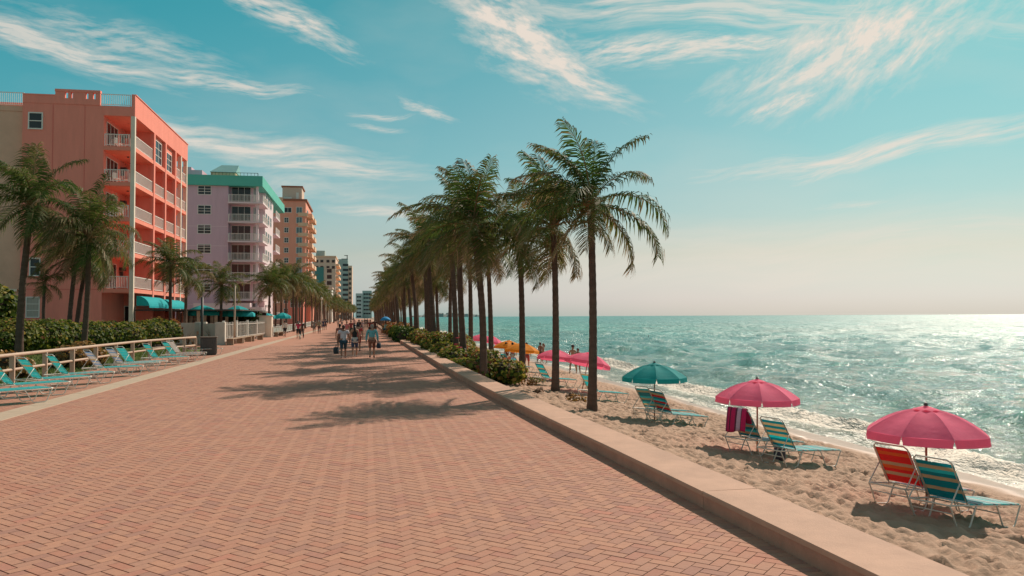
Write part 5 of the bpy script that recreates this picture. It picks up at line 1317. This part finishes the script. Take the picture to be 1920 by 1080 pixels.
# ---------------- railing, fences, bin, benches
M_RAILP = mat('tan_rail_paint', (.50, .36, .27), .6, .10, 3, .1, 40, .3, dirt=.25)
RL = thing('railing', 'tan two rail railing with square posts between the walk and the lawn', 'railing', (-10.85, 30, 0))
pts = [(-11.0, 10), (-10.95, 20), (-10.85, 32), (-10.75, 41), (-10.2, 45.4), (-9.75, 48.3)]
def pl(y): return float(np.interp(y, [p[1] for p in pts], [p[0] for p in pts]))
for z, r in ((.96, .058), (.50, .045)):
    MB().tube([(pl(y)+10.85, y-30, z) for y in np.linspace(10, 48.3, 24)], r, 8).build('rail', M_RAILP, RL)
pm = MB().bbox(-.075, .075, -.05, .05, -.05, .93, .008).mesh('post', M_RAILP)
for y in (12, 15, 18, 21.2, 24.4, 27.2, 29.7, 32.2, 34.7, 37.2, 39.6, 42, 44.4, 46.6, 48.3): inst('post', pm, RL, (pl(y)+10.85, y-30, 0), (0, 0, .1))
M_GATE = mat('white_wall', (.60, .54, .47), .85, .12, 1.2, .2, 20, .2, dirt=.35)
p0 = dep(326, 600, 66.5); p1 = dep(381, 600, 63); p2 = dep(414, 600, 60)
WL = thing('garden_wall', 'weathered white garden wall with square piers beside the picket fence', 'wall', (p1.x, p1.y, 0))
def wall_piece(a, c, z1, th, nm):
    d = Vector((c[0]-a[0], c[1]-a[1], 0)); n = Vector((-d.y, d.x, 0)).normalized()*th/2; A = Vector((a[0]-p1.x, a[1]-p1.y, 0)); Cc = Vector((c[0]-p1.x, c[1]-p1.y, 0)); b = MB()
    v = [(q.x, q.y, z) for z in (-.1, z1) for q in (A-n, Cc-n, Cc+n, A+n)]; b.add(v, [(3, 2, 1, 0), (4, 5, 6, 7), (0, 1, 5, 4), (1, 2, 6, 5), (2, 3, 7, 6), (3, 0, 4, 7)]); return b.build(nm, M_GATE, WL)
wall_piece((p0.x-5, p0.y+2), p0, 1.62, .2, 'wall_panel'); wall_piece(p0, p1, 1.64, .2, 'wall_panel'); wall_piece(p1, p2, 1.6, .2, 'wall_panel')
for q, w in ((p1, .55), (dep(372, 600, 63.4), .5), (p2, .7)): MB().bbox(q.x-p1.x-w/2, q.x-p1.x+w/2, q.y-p1.y-w/2, q.y-p1.y+w/2, -.1, 1.72, .02).build('pier', M_GATE, WL)
q = dep(374, 620, 62.9); MB().bbox(-.2, .2, -.02, .02, .75, 1.0, .006).build('notice_plate', mat('notice', (.55, .28, .18), .5, .3, 9), WL, (q.x-p1.x, q.y-p1.y-.1, 0))
# picket fence of white boards
a0 = at(419, 646, 0); a1 = at(497, 632.5, 0)
PF = thing('picket_fence', 'tall white fence of upright boards with a pale pillar at its end', 'fence', (a0.x, a0.y, 0))
d = Vector(a1)-Vector(a0); n_ = 34; ang = math.atan2(d.y, d.x)
pk = MB().bbox(-.24, .24, -.02, .02, .32, 1.70, .008).mesh('picket', M_WHITE)
for i in range(n_): q = d*((i+.5)/n_); inst('picket', pk, PF, (q.x, q.y, 0), (0, random.uniform(-.006, .006), ang+.16), (d.length/n_/.50, 1, 1+random.uniform(-.012, .012)))
for z in (.45, 1.5): MB().tube([(0, .06, z), (d.x, d.y+.06, z)], .04, 4).build('rail', M_WHITE, PF)
for s in (0, .25, .5, .75): q = d*s; MB().bbox(q.x-.09, q.x+.09, q.y-.09, q.y+.09, -.1, 1.82, .01).build('post', M_WHITE, PF)
b = MB(); q = d*1.03; b.bbox(q.x-.62, q.x+.62, q.y-.62, q.y+.62, -.1, 2.15, .02); b.bbox(q.x-.7, q.x+.7, q.y-.7, q.y+.7, 2.152, 2.24, .02); b.build('pillar', M_OFFW, PF)
# second fence farther on
a2 = at(512, 632, 0); a3 = at(600, 607.5, 0)
F2_ = thing('rail_fence', 'low white rail fence continuing past the pillar along the walk', 'fence', (a2.x, a2.y, 0)); d2 = Vector(a3)-Vector(a2)
for z in (1.0, .25): MB().tube([(0, 0, z), (d2.x, d2.y, z)], .05, 5).build('rail', M_WHITE, F2_)
n_ = 40; pmesh = MB().bbox(-.05, .05, -.05, .05, -.05, 1.1, .006).mesh('post', M_WHITE)
for i in range(n_+1): q = d2*(i/n_); inst('post', pmesh, F2_, (q.x, q.y, 0))
b = MB(); fa = Vector((0, 0)); 
v4 = [(0, 0, .28), (d2.x, d2.y, .28), (d2.x, d2.y, .96), (0, 0, .96)]; b.add(v4+[(x-.02, y, z) for x, y, z in v4], [(0, 1, 2, 3), (7, 6, 5, 4), (0, 4, 5, 1), (3, 2, 6, 7)]); b.build('mesh_screen', mat('fence_screen', (.24, .27, .24), .8, .2, 3), F2_)
# benches in front of the picket fence
M_BENCH = mat('worn_bench', (.33, .24, .17), .85, .2, 3, .3, 20, .2, dirt=.4)
def bench(px, py, ln, label):
    v = at(px, py, 0); t = thing('bench', label, 'bench', v, ang, 'low benches along the white fence')
    for k in range(4): MB().bbox(-ln/2, ln/2, -.26+k*.13, -.26+k*.13+.115, .44, .485, .006).build('slat', M_BENCH, t)
    for x in (-ln/2+.35, ln/2-.35): MB().bbox(x-.14, x+.14, -.24, .24, 0, .437, .02).build('leg', M_BENCH, t)
bench(441, 645.5, 4.6, 'low bench at the near end of the picket fence'); bench(459, 642, 4.2, 'low bench at the middle of the picket fence'); bench(480, 638.5, 5.5, 'low bench at the far end of the picket fence by the pillar'); bench(522, 630.5, 5, 'low bench just past the pale pillar')
# litter bin with its dark post
M_BIN = mat('bin_panel', (.085, .075, .07), .6, .2, 5, .2, 30); M_BIN2 = mat('bin_frame', (.16, .12, .095), .7, .2, 5)
v = at(391, 665.5, 0); t = thing('litter_bin', 'dark square litter bin at the end of the railing', 'bin', v, .15)
MB().bbox(-.42, .42, -.36, .36, .04, .95, .02).build('bin_body', M_BIN, t)
for k in range(7): MB().bbox(-.36+k*.108, -.36+k*.108+.085, -.385, -.362, .08, .9, .004).build('slat', M_BIN, t)
MB().bbox(-.46, .46, -.4, .4, .952, 1.02, .015).build('lid', M_BIN2, t); MB().bbox(-.38, .38, -.32, .32, 0, .038, .004).build('base', M_BIN2, t)
for k in range(5): MB().bbox(.422, .44, -.3+k*.125, -.3+k*.125+.1, .08, .9, .004).build('slat', M_BIN2, t)
v = dep(378.5, 640, 47.5); t = thing('sign_post', 'thin dark post standing behind the litter bin', 'post', (v.x, v.y, 0)); MB().tube([(0, 0, -.05), (0, 0, 3.3)], .07, 8).build('pole', M_DARK, t); MB().bbox(-.1, .1, -.1, .1, -.02, .06, .01).build('base', M_DARK, t)
v = dep(440, 620, 64); t = thing('street_lamp', 'tan lamp post with a short arm above the picket fence', 'street lamp', (v.x, v.y, 0)); MB().tube([(0, 0, -.05), (0, 0, 4.7)], [.09, .055], 8).build('pole', M_RAILP, t); MB().tube([(0, 0, 4.65), (.45, -.1, 4.9), (.9, -.2, 4.85)], .03, 6).build('arm', M_RAILP, t); MB().bbox(.75, 1.25, -.32, -.1, 4.76, 4.86, .02).build('lamp_head', M_RAILP, t)
# other lamp posts down the walk
lm = None
for i, (px, d_) in enumerate(((603, 150), (611, 190), (617, 240), (622, 300))):
    v = dep(px, 600, d_); t = thing('street_lamp', ('pale lamp post under the cream tower, first past the rail fence', 'pale lamp post next after the one under the cream tower', 'pale lamp post below the grey green tower', 'farthest pale lamp post in the left palm row')[i], 'street lamp', (v.x, v.y, 0), 0, 'lamp posts along the building side')
    MB().tube([(0, 0, 0), (0, 0, 5.2)], [.09, .06], 7).build('pole', M_OFFW, t); MB().lathe([(.08, 5.2), (.2, 5.3), (.2, 5.6), (.05, 5.72)], 8).build('lamp_head', M_OFFW, t)

# cafe parasols
def cafe(px0, px1, py_top, py_edge, d, label, posts=True):
    c = dep((px0+px1)/2, py_edge, d); top = dep((px0+px1)/2, py_top, d).z; ze = c.z; r = (px1-px0)/2/FOC*d
    t = thing('cafe_parasol', label, 'parasol', (c.x, c.y, 0), 0, 'teal cafe parasols'); hd = top-ze
    n = 8
    for k in range(n):
        b = MB(); vs = []; fs = []; half = math.pi/n
        for i, s in enumerate((.06, .3, .55, .8, 1.0)):
            for j in range(5):
                u = -1+j/2; w = 2*math.pi*k/n+u*half; rr = r*s*math.cos(half)/math.cos(u*half); vs.append((rr*math.cos(w), rr*math.sin(w), ze+hd*(1-s**1.5)-.05*(1-u*u)*s))
        for i in range(4):
            for j in range(4): fs.append((i*5+j, i*5+5+j, i*5+6+j, i*5+1+j))
        o = len(vs)
        for j in range(5): x, y_, z = vs[20+j]; vs.append((x*1.004, y_*1.004, z-.26))
        for j in range(4): fs.append((20+j, o+j, o+j+1, 21+j))
        b.add(vs, fs, smooth=True).build('canopy_panel', M_TEALCLOTH, t)
    MB().tube([(0, 0, 0), (0, 0, top)], .05, 8).build('pole', M_OFFW, t); MB().lathe([(.4, 0), (.4, .08), (.08, .14)], 12).build('base', M_DARK, t)
    return c
cafe(346, 413, 572, 586, 76, 'wide teal cafe parasol left of the lamp post'); cafe(413, 478, 573, 588, 79, 'wide teal cafe parasol crossed by the tan lamp post'); cafe(484, 516, 587, 592, 92, 'pale teal cafe parasol next to the pale pillar'); cafe(514, 546, 586, 593, 98, 'small teal cafe parasol right of the pale pillar')
PG = thing('pergola', 'white posted cafe terrace in the shade below the teal parasols', 'pergola', (-19, 84, 0))
for px, d_ in ((349, 74), (358, 78), (372, 74), (384, 76), (397, 78), (405, 76), (425, 80), (404, 84), (365, 84)):
    v = dep(px, 600, d_); MB().bbox(v.x+19-.13, v.x+19+.13, v.y-84-.13, v.y-84+.13, 0, 2.75, .01).build('post', M_OFFW, PG)
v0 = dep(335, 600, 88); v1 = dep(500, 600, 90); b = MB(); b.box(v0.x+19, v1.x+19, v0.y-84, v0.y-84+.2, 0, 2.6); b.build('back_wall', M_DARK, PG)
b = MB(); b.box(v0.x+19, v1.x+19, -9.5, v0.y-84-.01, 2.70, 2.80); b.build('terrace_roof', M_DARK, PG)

# ---------------- people
def skin(name, V, E, Rr, m, sub=1, root=0, parent=None):
    me = bpy.data.meshes.new(name); me.from_pydata([tuple(v) for v in V], E, []); o = bpy.data.objects.new(name+'_tmp', me); COL.objects.link(o)
    md = o.modifiers.new('skin', 'SKIN'); md.use_smooth_shade = True
    for i, r in enumerate(Rr):
        sv = me.skin_vertices[0].data[i]; sv.radius = r if hasattr(r, '__len__') else (r, r); sv.use_root = (i == root)
    if sub: s = o.modifiers.new('sub', 'SUBSURF'); s.levels = sub; s.render_levels = sub
    dg = bpy.context.evaluated_depsgraph_get(); ev = o.evaluated_get(dg); me2 = bpy.data.meshes.new_from_object(ev); me2.name = name
    me2.materials.clear(); me2.materials.append(m); bpy.data.objects.remove(o); bpy.data.meshes.remove(me)
    return inst(name, me2, parent)
CM_ = {}
def cloth(c, rough=.85):
    k = tuple(round(x, 3) for x in c)
    if k not in CM_: CM_[k] = mat('cloth_%d' % len(CM_), c, rough, .12, 9, .2, 60)
    return CM_[k]
SK = [(.42, .22, .14), (.30, .14, .085), (.50, .28, .19), (.14, .07, .045)]
def person(loc, rz, label, H=1.7, skin_c=0, top=(.7, .7, .7), bottom=(.1, .12, .2), hair=(.03, .02, .015), stride=.16, bare=False, long_top=0.0, sleeves=True, long_pants=False, long_hair=False, hat=None, width=1.0, arm=(.0, .0), skirt=False, fingers=True, group='people strolling along the walk', shoes=(.10, .08, .08), cat='person', long_sleeve=False, seated=False):
    """walks towards local +Y; one continuous body, clothes follow it"""
    t = thing('person', label, cat, loc, rz, group, scale=H/1.7); ms = cloth(SK[skin_c], .55); w = width
    s = stride; V = []; E = []; Rr = []
    def ad(p, r, prev=None):
        V.append(Vector(p)); Rr.append(r); i = len(V)-1
        if prev is not None: E.append((prev, i))
        return i
    pel = ad((0, 0, .93), (.135*w, .10)); wa = ad((0, .005, 1.10), (.125*w, .095), pel); ch = ad((0, .01, 1.28), (.145*w, .105), wa); up = ad((0, 0, 1.40), (.12*w, .08), ch)
    nk = ad((0, .005, 1.48), (.05, .052), up); hb = ad((0, .02, 1.545), (.062, .078), nk); hd = ad((0, .015, 1.625), (.074, .09), hb); ad((0, .01, 1.675), (.052, .064), hd)
    nose = ad((0, .112, 1.585), (.012, .012), hd)
    for sg in (-1, 1): ad((sg*.083, .01, 1.59), (.014, .02), hd)
    J = {}
    for sg, sw in ((-1, arm[0]), (1, arm[1])):
        a0 = ad((sg*.165*w, 0, 1.395), .058, up); a1 = ad((sg*(.215*w), .01-sw*.25, 1.25), .047, a0); a2 = ad((sg*(.24*w), -.01-sw*.4, 1.11), .04, a1); a3 = ad((sg*(.25*w), .03-sw*.25, .97), .033, a2); a4 = ad((sg*(.255*w), .055-sw*.1, .865), .025, a3)
        hnd = ad((sg*.258*w, .065-sw*.08, .80), (.022, .036), a4); J[sg] = (a0, a1, a2, a3, a4, hnd)
        if fingers:
            hp = V[hnd]
            for k, (dy, ln) in enumerate(((-.028, .062), (-.010, .076), (.010, .072), (.027, .06))):
                f1 = ad(hp+Vector((-sg*.004, dy, -ln*.55)), .0085, hnd); ad(hp+Vector((-sg*.016, dy*1.05, -ln)), .0075, f1)
            f1 = ad(hp+Vector((-sg*.012, .036, .0)), .010, hnd); ad(hp+Vector((-sg*.02, .05, -.04)), .009, f1)
    for sg in (-1, 1):
        k = sg*s
        if seated:
            h0 = ad((sg*.09*w, .02, .90), .092, pel); k1 = ad((sg*.11, .40, .90), .062, h0); k2 = ad((sg*.11, .42, .66), .056, k1); k3 = ad((sg*.11, .40, .52), .038, k2); fo = ad((sg*.11, .43, .47), .032, k3); ad((sg*.115, .54, .455), .03, fo)
        else:
            h0 = ad((sg*.088*w, k*.05, .86), (.092*w**.5, .095), pel); k0 = ad((sg*.095, k*.45, .66), .075, h0); k1 = ad((sg*.095, k*.85+.03, .48), .056, k0); k2 = ad((sg*.095, k*1.0-.02-(.05 if k < 0 else 0), .33), .056, k1); k3 = ad((sg*.095, k*1.15-(.10 if k < 0 else 0), .13), .036, k2)
            lift = .06 if k < 0 else 0.0
            fo = ad((sg*.097, k*1.2-(.10 if k < 0 else .0)+.02, .055+lift*.6), .034, k3); ad((sg*.102, k*1.2-(.06 if k < 0 else .0)+.14, .032+lift*.2), (.036, .024), fo)
        J['l', sg] = (h0, k1, k3, fo, len(V)-1) if seated else (h0, k0, k1, k2, k3, fo, len(V)-1)
    if seated:
        for q in V: q.z -= .45
    body = skin('body', V, E, Rr, ms, 1, pel, t)
    hx = -.45 if seated else 0
    # hair as its own cap
    b = MB(); b.ball((0, -.012, 1.635+hx), .096, 10, sq=(.95, 1.05, .95)); b.ball((0, -.05, 1.575+hx), .08, 8, sq=(.95, .7, .95))
    if long_hair: b.tube([(0, -.06, 1.60+hx), (0, -.10, 1.48+hx), (0, -.115, 1.36+hx)], [.075, .068, .035], 8)
    b.build('hair', cloth(hair, .6), t)
    if hat:
        b = MB(); b.lathe([(.175, 1.645+hx), (.17, 1.655+hx), (.105, 1.665+hx), (.10, 1.72+hx), (.06, 1.755+hx), (.01, 1.76+hx)], 14); b.build('hat', cloth(hat), t)
    def sub(ids, grow, m, name, extra=None, trim=None, rt=0):
        mp = {}; v2 = []; r2 = []; e2 = []
        for i in ids:
            mp[i] = len(v2); v2.append(V[i].copy()); r = Rr[i]; g = grow; r2.append((r[0]+g, r[1]+g) if hasattr(r, '__len__') else (r+g, r+g))
        for a, c in E:
            if a in mp and c in mp: e2.append((mp[a], mp[c]))
        if extra: extra(v2, r2, e2, mp)
        return skin(name, v2, e2, r2, m, 1, mp[ids[rt]], t)
    if not bare:
        ids = [wa, pel, ch, up]
        if sleeves:
            for sg in (-1, 1): ids += list(J[sg][:2 if not long_sleeve else 5])
        def ex(v2, r2, e2, mp):
            v2[mp[up]].z += .005
            if long_top: v2.append(V[pel]+Vector((0, 0, -long_top))); r2.append((Rr[pel][0]+.045, Rr[pel][1]+.05)); e2.append((mp[pel], len(v2)-1))
        sub(ids, .022, cloth(top), 'shirt' if not skirt else 'dress', ex)
    else:
        sub([ch, wa], .012, cloth(top), 'swim_top')
    if seated: legs = [i for sg in (-1, 1) for i in J['l', sg][:2]]
    elif long_pants: legs = [i for sg in (-1, 1) for i in J['l', sg][:5]]
    else: legs = [i for sg in (-1, 1) for i in J['l', sg][:(1 if bare else 3)]]
    sub([pel]+legs, .020 if not bare else .010, cloth(bottom), 'trousers' if long_pants else 'shorts')
    if not bare:
        for sg in (-1, 1):
            if seated: f0, f1 = J['l', sg][3], J['l', sg][4]
            else: f0, f1 = J['l', sg][5], J['l', sg][6]
            a, c = V[f0], V[f1]; b = MB(); b.tube([a+Vector((0, -.05, 0)), a+Vector((0, .0, 0)), a.lerp(c, .6), c+Vector((0, .025, -.0))], [.036, .044, .042, .028], 8); b.build('shoe', cloth(shoes), t)
    return t
def stand(px, py, z=0.0):
    v = at(px, py, z); return (v.x, v.y, z)
def carry(loc, label, m, s=1.0, rz=0): return bag(loc, rz, label, m, s)
BLK = (.012, .011, .012)
v = stand(644, 672); person(v, .03, 'person in a loose white T-shirt and dark shorts walking away with a bag', 1.66, 1, (.58, .54, .58), (.03, .07, .10), (.06, .03, .02), .16, width=1.22, long_top=.10, arm=(.0, .1), shoes=(.5, .4, .36))
w1 = bag((v[0]-.36, v[1]+.02, .24), 1.35, 'large dark shoulder bag hanging at the side of the person in white', cloth((.03, .045, .055)), 1.1)
v = stand(665, 669.5); person(v, -.02, 'slim person in a black sleeveless top with a pale cloth round the waist', 1.68, 0, BLK, (.05, .07, .13), BLK, .13, sleeves=False, width=.92, long_hair=True, shoes=(.45, .38, .34))
t = thing('waist_cloth', 'pale grey cloth tied round the hips of the person in black', 'cloth', v); b = MB(); b.lathe([(.165, .74), (.185, .80), (.178, .92), (.165, 1.02)], 16, sx=.95, sy=.85); b.build('cloth_wrap', cloth((.52, .48, .44)), t)
v = stand(697.5, 671); person(v, -.03, 'older person in a turquoise long sleeved shirt and brown shorts', 1.68, 0, (.16, .42, .46), (.30, .10, .06), (.32, .26, .22), .14, width=1.15, long_sleeve=True, arm=(-.12, .1), long_top=-.02, shoes=BLK)
bag((v[0]+.34, v[1]+.02, .48), 1.3, 'small dark bag in the right hand of the person in turquoise', cloth((.03, .04, .06)), .9)
v = stand(671.5, 659); person(v, 0, 'person in red partly hidden behind the slim person in black', 1.66, 0, (.55, .06, .06), (.40, .07, .06), BLK, .15, width=1.1, long_top=.15)
v = stand(637, 655.5); person(v, 0, 'person half hidden behind the white T-shirt, one dark arm showing', 1.62, 1, (.30, .12, .11), (.12, .07, .06), BLK, .15)
v = stand(650, 637); person(v, 3.0, 'person in a pink top walking towards the camera beyond the front three', 1.66, 0, (.66, .20, .20), (.40, .30, .26), BLK, .15)
v = stand(658, 632); person(v, 0, 'person in dark red with a rucksack in the middle of the walk', 1.7, 1, (.34, .05, .05), (.07, .09, .06), BLK, .15)
v = stand(673, 628); person(v, .1, 'person in a black jacket beside a person in pale pink, far along the walk', 1.72, 1, BLK, (.06, .06, .07), BLK, .14, long_sleeve=True, long_pants=True)
v = stand(679, 627); person(v, 3.1, 'person in pale pink with a light hat far along the walk', 1.66, 0, (.66, .42, .40), (.5, .4, .36), BLK, .14, hat=(.6, .5, .44))
v = stand(694, 630); person(v, 3.1, 'person in dark red by the palm shade ahead of the turquoise shirt', 1.72, 1, (.28, .05, .04), (.05, .04, .04), BLK, .14, width=1.2)
v = stand(703, 629); person(v, 3.0, 'tall person in brown walking beside the wall near the dark red one', 1.8, 3, (.12, .05, .035), (.07, .05, .04), BLK, .14, width=1.2)
for i, (px, py, rz, tp, bt, lab, kw) in enumerate((
    (559, 635, .1, (.50, .05, .11), (.02, .02, .025), 'person in a pink top and black skirt near the second fence', dict(long_hair=True, width=1.05)),
    (566, 634.5, 3.0, (.05, .03, .03), (.05, .05, .06), 'person in dark clothes close beside the pink top', dict(long_pants=True)),
    (534, 631, 0.4, (.55, .52, .48), (.03, .03, .035), 'person in white and black standing by the bench past the pillar', dict(stride=.05)),
    (589, 625.5, 0, (.26, .24, .22), (.20, .19, .18), 'person in a grey dress left of the olive shirt', dict(long_top=.25, skirt=True)),
    (598.5, 625.5, 0, (.30, .29, .20), (.14, .07, .065), 'person in an olive shirt and dark red trousers', dict(long_pants=True, long_sleeve=True)),
    (606, 619.5, 0, (.05, .06, .12), (.05, .06, .12), 'left one of two people in navy blue far down the walk', {}),
    (610.5, 618.5, 0, (.03, .035, .06), (.03, .03, .04), 'right one of two people in navy blue far down the walk', {}),
    (634, 614, 0, (.6, .52, .46), (.45, .36, .3), 'person in pale clothes near the vanishing end of the left palm row', {}),
    (641, 613, 3, (.45, .40, .36), (.2, .2, .2), 'far person in grey near the palms at left', {}),
    (664, 615, 3, (.62, .34, .33), (.2, .15, .14), 'far person in pink beyond the rucksack', {}),
    (684, 613, 0, (.12, .10, .10), (.08, .07, .07), 'left one of two dark figures far away in the palm shade', {}),
    (688.5, 613.5, 0, (.06, .05, .05), (.06, .05, .05), 'right one of two dark figures far away in the palm shade', {}))):
    v = stand(px, py); person(v, rz, lab, 1.68, i % 3, tp, bt, BLK, kw.pop('stride', .15), fingers=i < 5, **kw)
# a small white dog with the pair near the second fence
v = stand(562.5, 637); t = thing('dog', 'small white dog trotting in front of the pair by the second fence', 'dog', v, .2)
M_FUR = cloth((.62, .56, .48), .9)
V = [(0, -.14, .26), (0, 0, .27), (0, .15, .285), (0, .24, .37), (0, .30, .43), (0, .38, .41), (0, .43, .40)]; E = [(0, 1), (1, 2), (2, 3), (3, 4), (4, 5), (5, 6)]; Rr = [.075, .08, .085, .055, .06, .035, .022]
for sg in (-1, 1):
    o = len(V); V += [(sg*.05, .15, .20), (sg*.055, .16, .11), (sg*.055, .155, .02)]; E += [(2, o), (o, o+1), (o+1, o+2)]; Rr += [.04, .022, .022]
    o = len(V); V += [(sg*.055, -.13, .19), (sg*.06, -.20, .11), (sg*.06, -.17, .02)]; E += [(0, o), (o, o+1), (o+1, o+2)]; Rr += [.05, .023, .022]
    o = len(V); V += [(sg*.05, .28, .49)]; E += [(4, o)]; Rr += [.022]
o = len(V); V += [(0, -.23, .33), (0, -.27, .42)]; E += [(0, o), (o, o+1)]; Rr += [.022, .012]
skin('body', V, E, Rr, M_FUR, 1, 1, t)
# the seated one by the wall, with a bright blue sunshade
yw = 92.0; xw = float(wx(yw))
person((xw-.28, yw, .19), math.pi*.62, 'person in pale turquoise sitting on the low wall under a blue sunshade', 1.68, 0, (.30, .52, .46), (.03, .13, .17), BLK, 0, seated=True, group='people resting by the wall')
t = thing('sunshade', 'bright blue sunshade held above the person sitting on the wall', 'sunshade', (xw-.25, yw, 0)); b = MB(); b.lathe([(.62, 1.62), (.5, 1.82), (.3, 1.98), (.06, 2.06)], 10); b.build('canopy', cloth((.03, .30, .62)), t); MB().tube([(0, 0, .9), (0, 0, 2.1)], .012, 6).build('pole', M_DARK, t)
# people on the beach
GBP = 'people on the beach'
def beach_person(px, d, py_head, rz, lab, dz=None, **kw):
    p = dep(px, 640, d); z = sz(p.x, p.y) if dz is None else dz; person((p.x, p.y, z), rz, lab, group=GBP, fingers=False, **kw)
beach_person(1074, 48.5, 0, 2.6, 'striding person with bare legs seen below the tilted pink umbrella', top=(.5, .5, .5), bottom=(.10, .13, .16), stride=.30, bare=True, skin_c=0, hat=(.08, .03, .03))
beach_person(1083.5, 50.5, 0, 2.8, 'long haired bather beside the hatted one at the water edge', top=(.1, .04, .04), bottom=(.1, .04, .04), bare=True, skin_c=1, long_hair=True, H=1.6)
beach_person(1013, 61, 0, -1.0, 'dark haired bather of the pair at the water edge behind the pink umbrella', top=BLK, bottom=BLK, bare=True, skin_c=1, H=1.6)
beach_person(1018.5, 61.5, 0, 1.6, 'red haired bather of the pair at the water edge behind the pink umbrella', top=(.3, .06, .05), bottom=(.1, .03, .03), bare=True, skin_c=2, hair=(.25, .08, .04), long_hair=True, H=1.56)
beach_person(961, 49, 0, 0, 'person with a towel round the shoulders under the orange umbrellas', top=(.5, .16, .15), bottom=(.5, .42, .36), skin_c=2, stride=.05, width=1.1, H=1.52)
beach_person(949, 49.5, 0, 1, 'tanned person standing left of the towelled one under the orange umbrellas', top=(.2, .06, .05), bottom=(.2, .07, .06), bare=True, skin_c=1, H=1.5)
beach_person(987.5, 47, 0, -.4, 'person in red walking right of the third palm trunk', top=(.62, .10, .08), bottom=(.5, .08, .07), skin_c=2, H=1.55)
# floats out on the water
for px, py, lab in ((1122, 617.5, 'small dark float on the calm water left of the glitter'), (1216, 634.5, 'small dark float on the water above the teal umbrella')):
    v = at(px, py, SEA_Z); b = MB(); b.ball((0, 0, .05), .2, 10, sq=(1, 1, .8)); b.tube([(0, 0, .2), (0, 0, .55)], .05, 6); o = b.build('float', M_DARK, None, v); tag(o, lab, 'float', 'floats on the sea')
# dry palm husks by the trunks
M_HUSK = mat('dry_husk', (.20, .12, .075), .95, .3, 12, .6, 30)
for i, (px, py, lab) in enumerate(((984, 712, 'pale husk at the foot of the third palm'), (1012, 738, 'pointed dry husk on the sand near the second palm'), (1066, 741, 'brown husk on the sand left of the nearest palm'), (1089, 746, 'dark husk close to the nearest palm'))):
    v = at(px, py, -.76); z = sz(v.x, v.y); b = MB(); rr = random.Random(i)
    for k in range(4): a = rr.uniform(0, 6.28); b.tube([(0, 0, .02), (math.cos(a)*.12, math.sin(a)*.12, .16*rr.random()+.05), (math.cos(a)*.3, math.sin(a)*.3, .03)], [.05, .07, .01], 5)
    b.ball((0, 0, .06), .11, 7, sq=(1.2, 1, .7)); o = b.build('husk', M_HUSK, None, (v.x, v.y, z)); tag(o, lab, 'husk', 'dry husks under the palms')
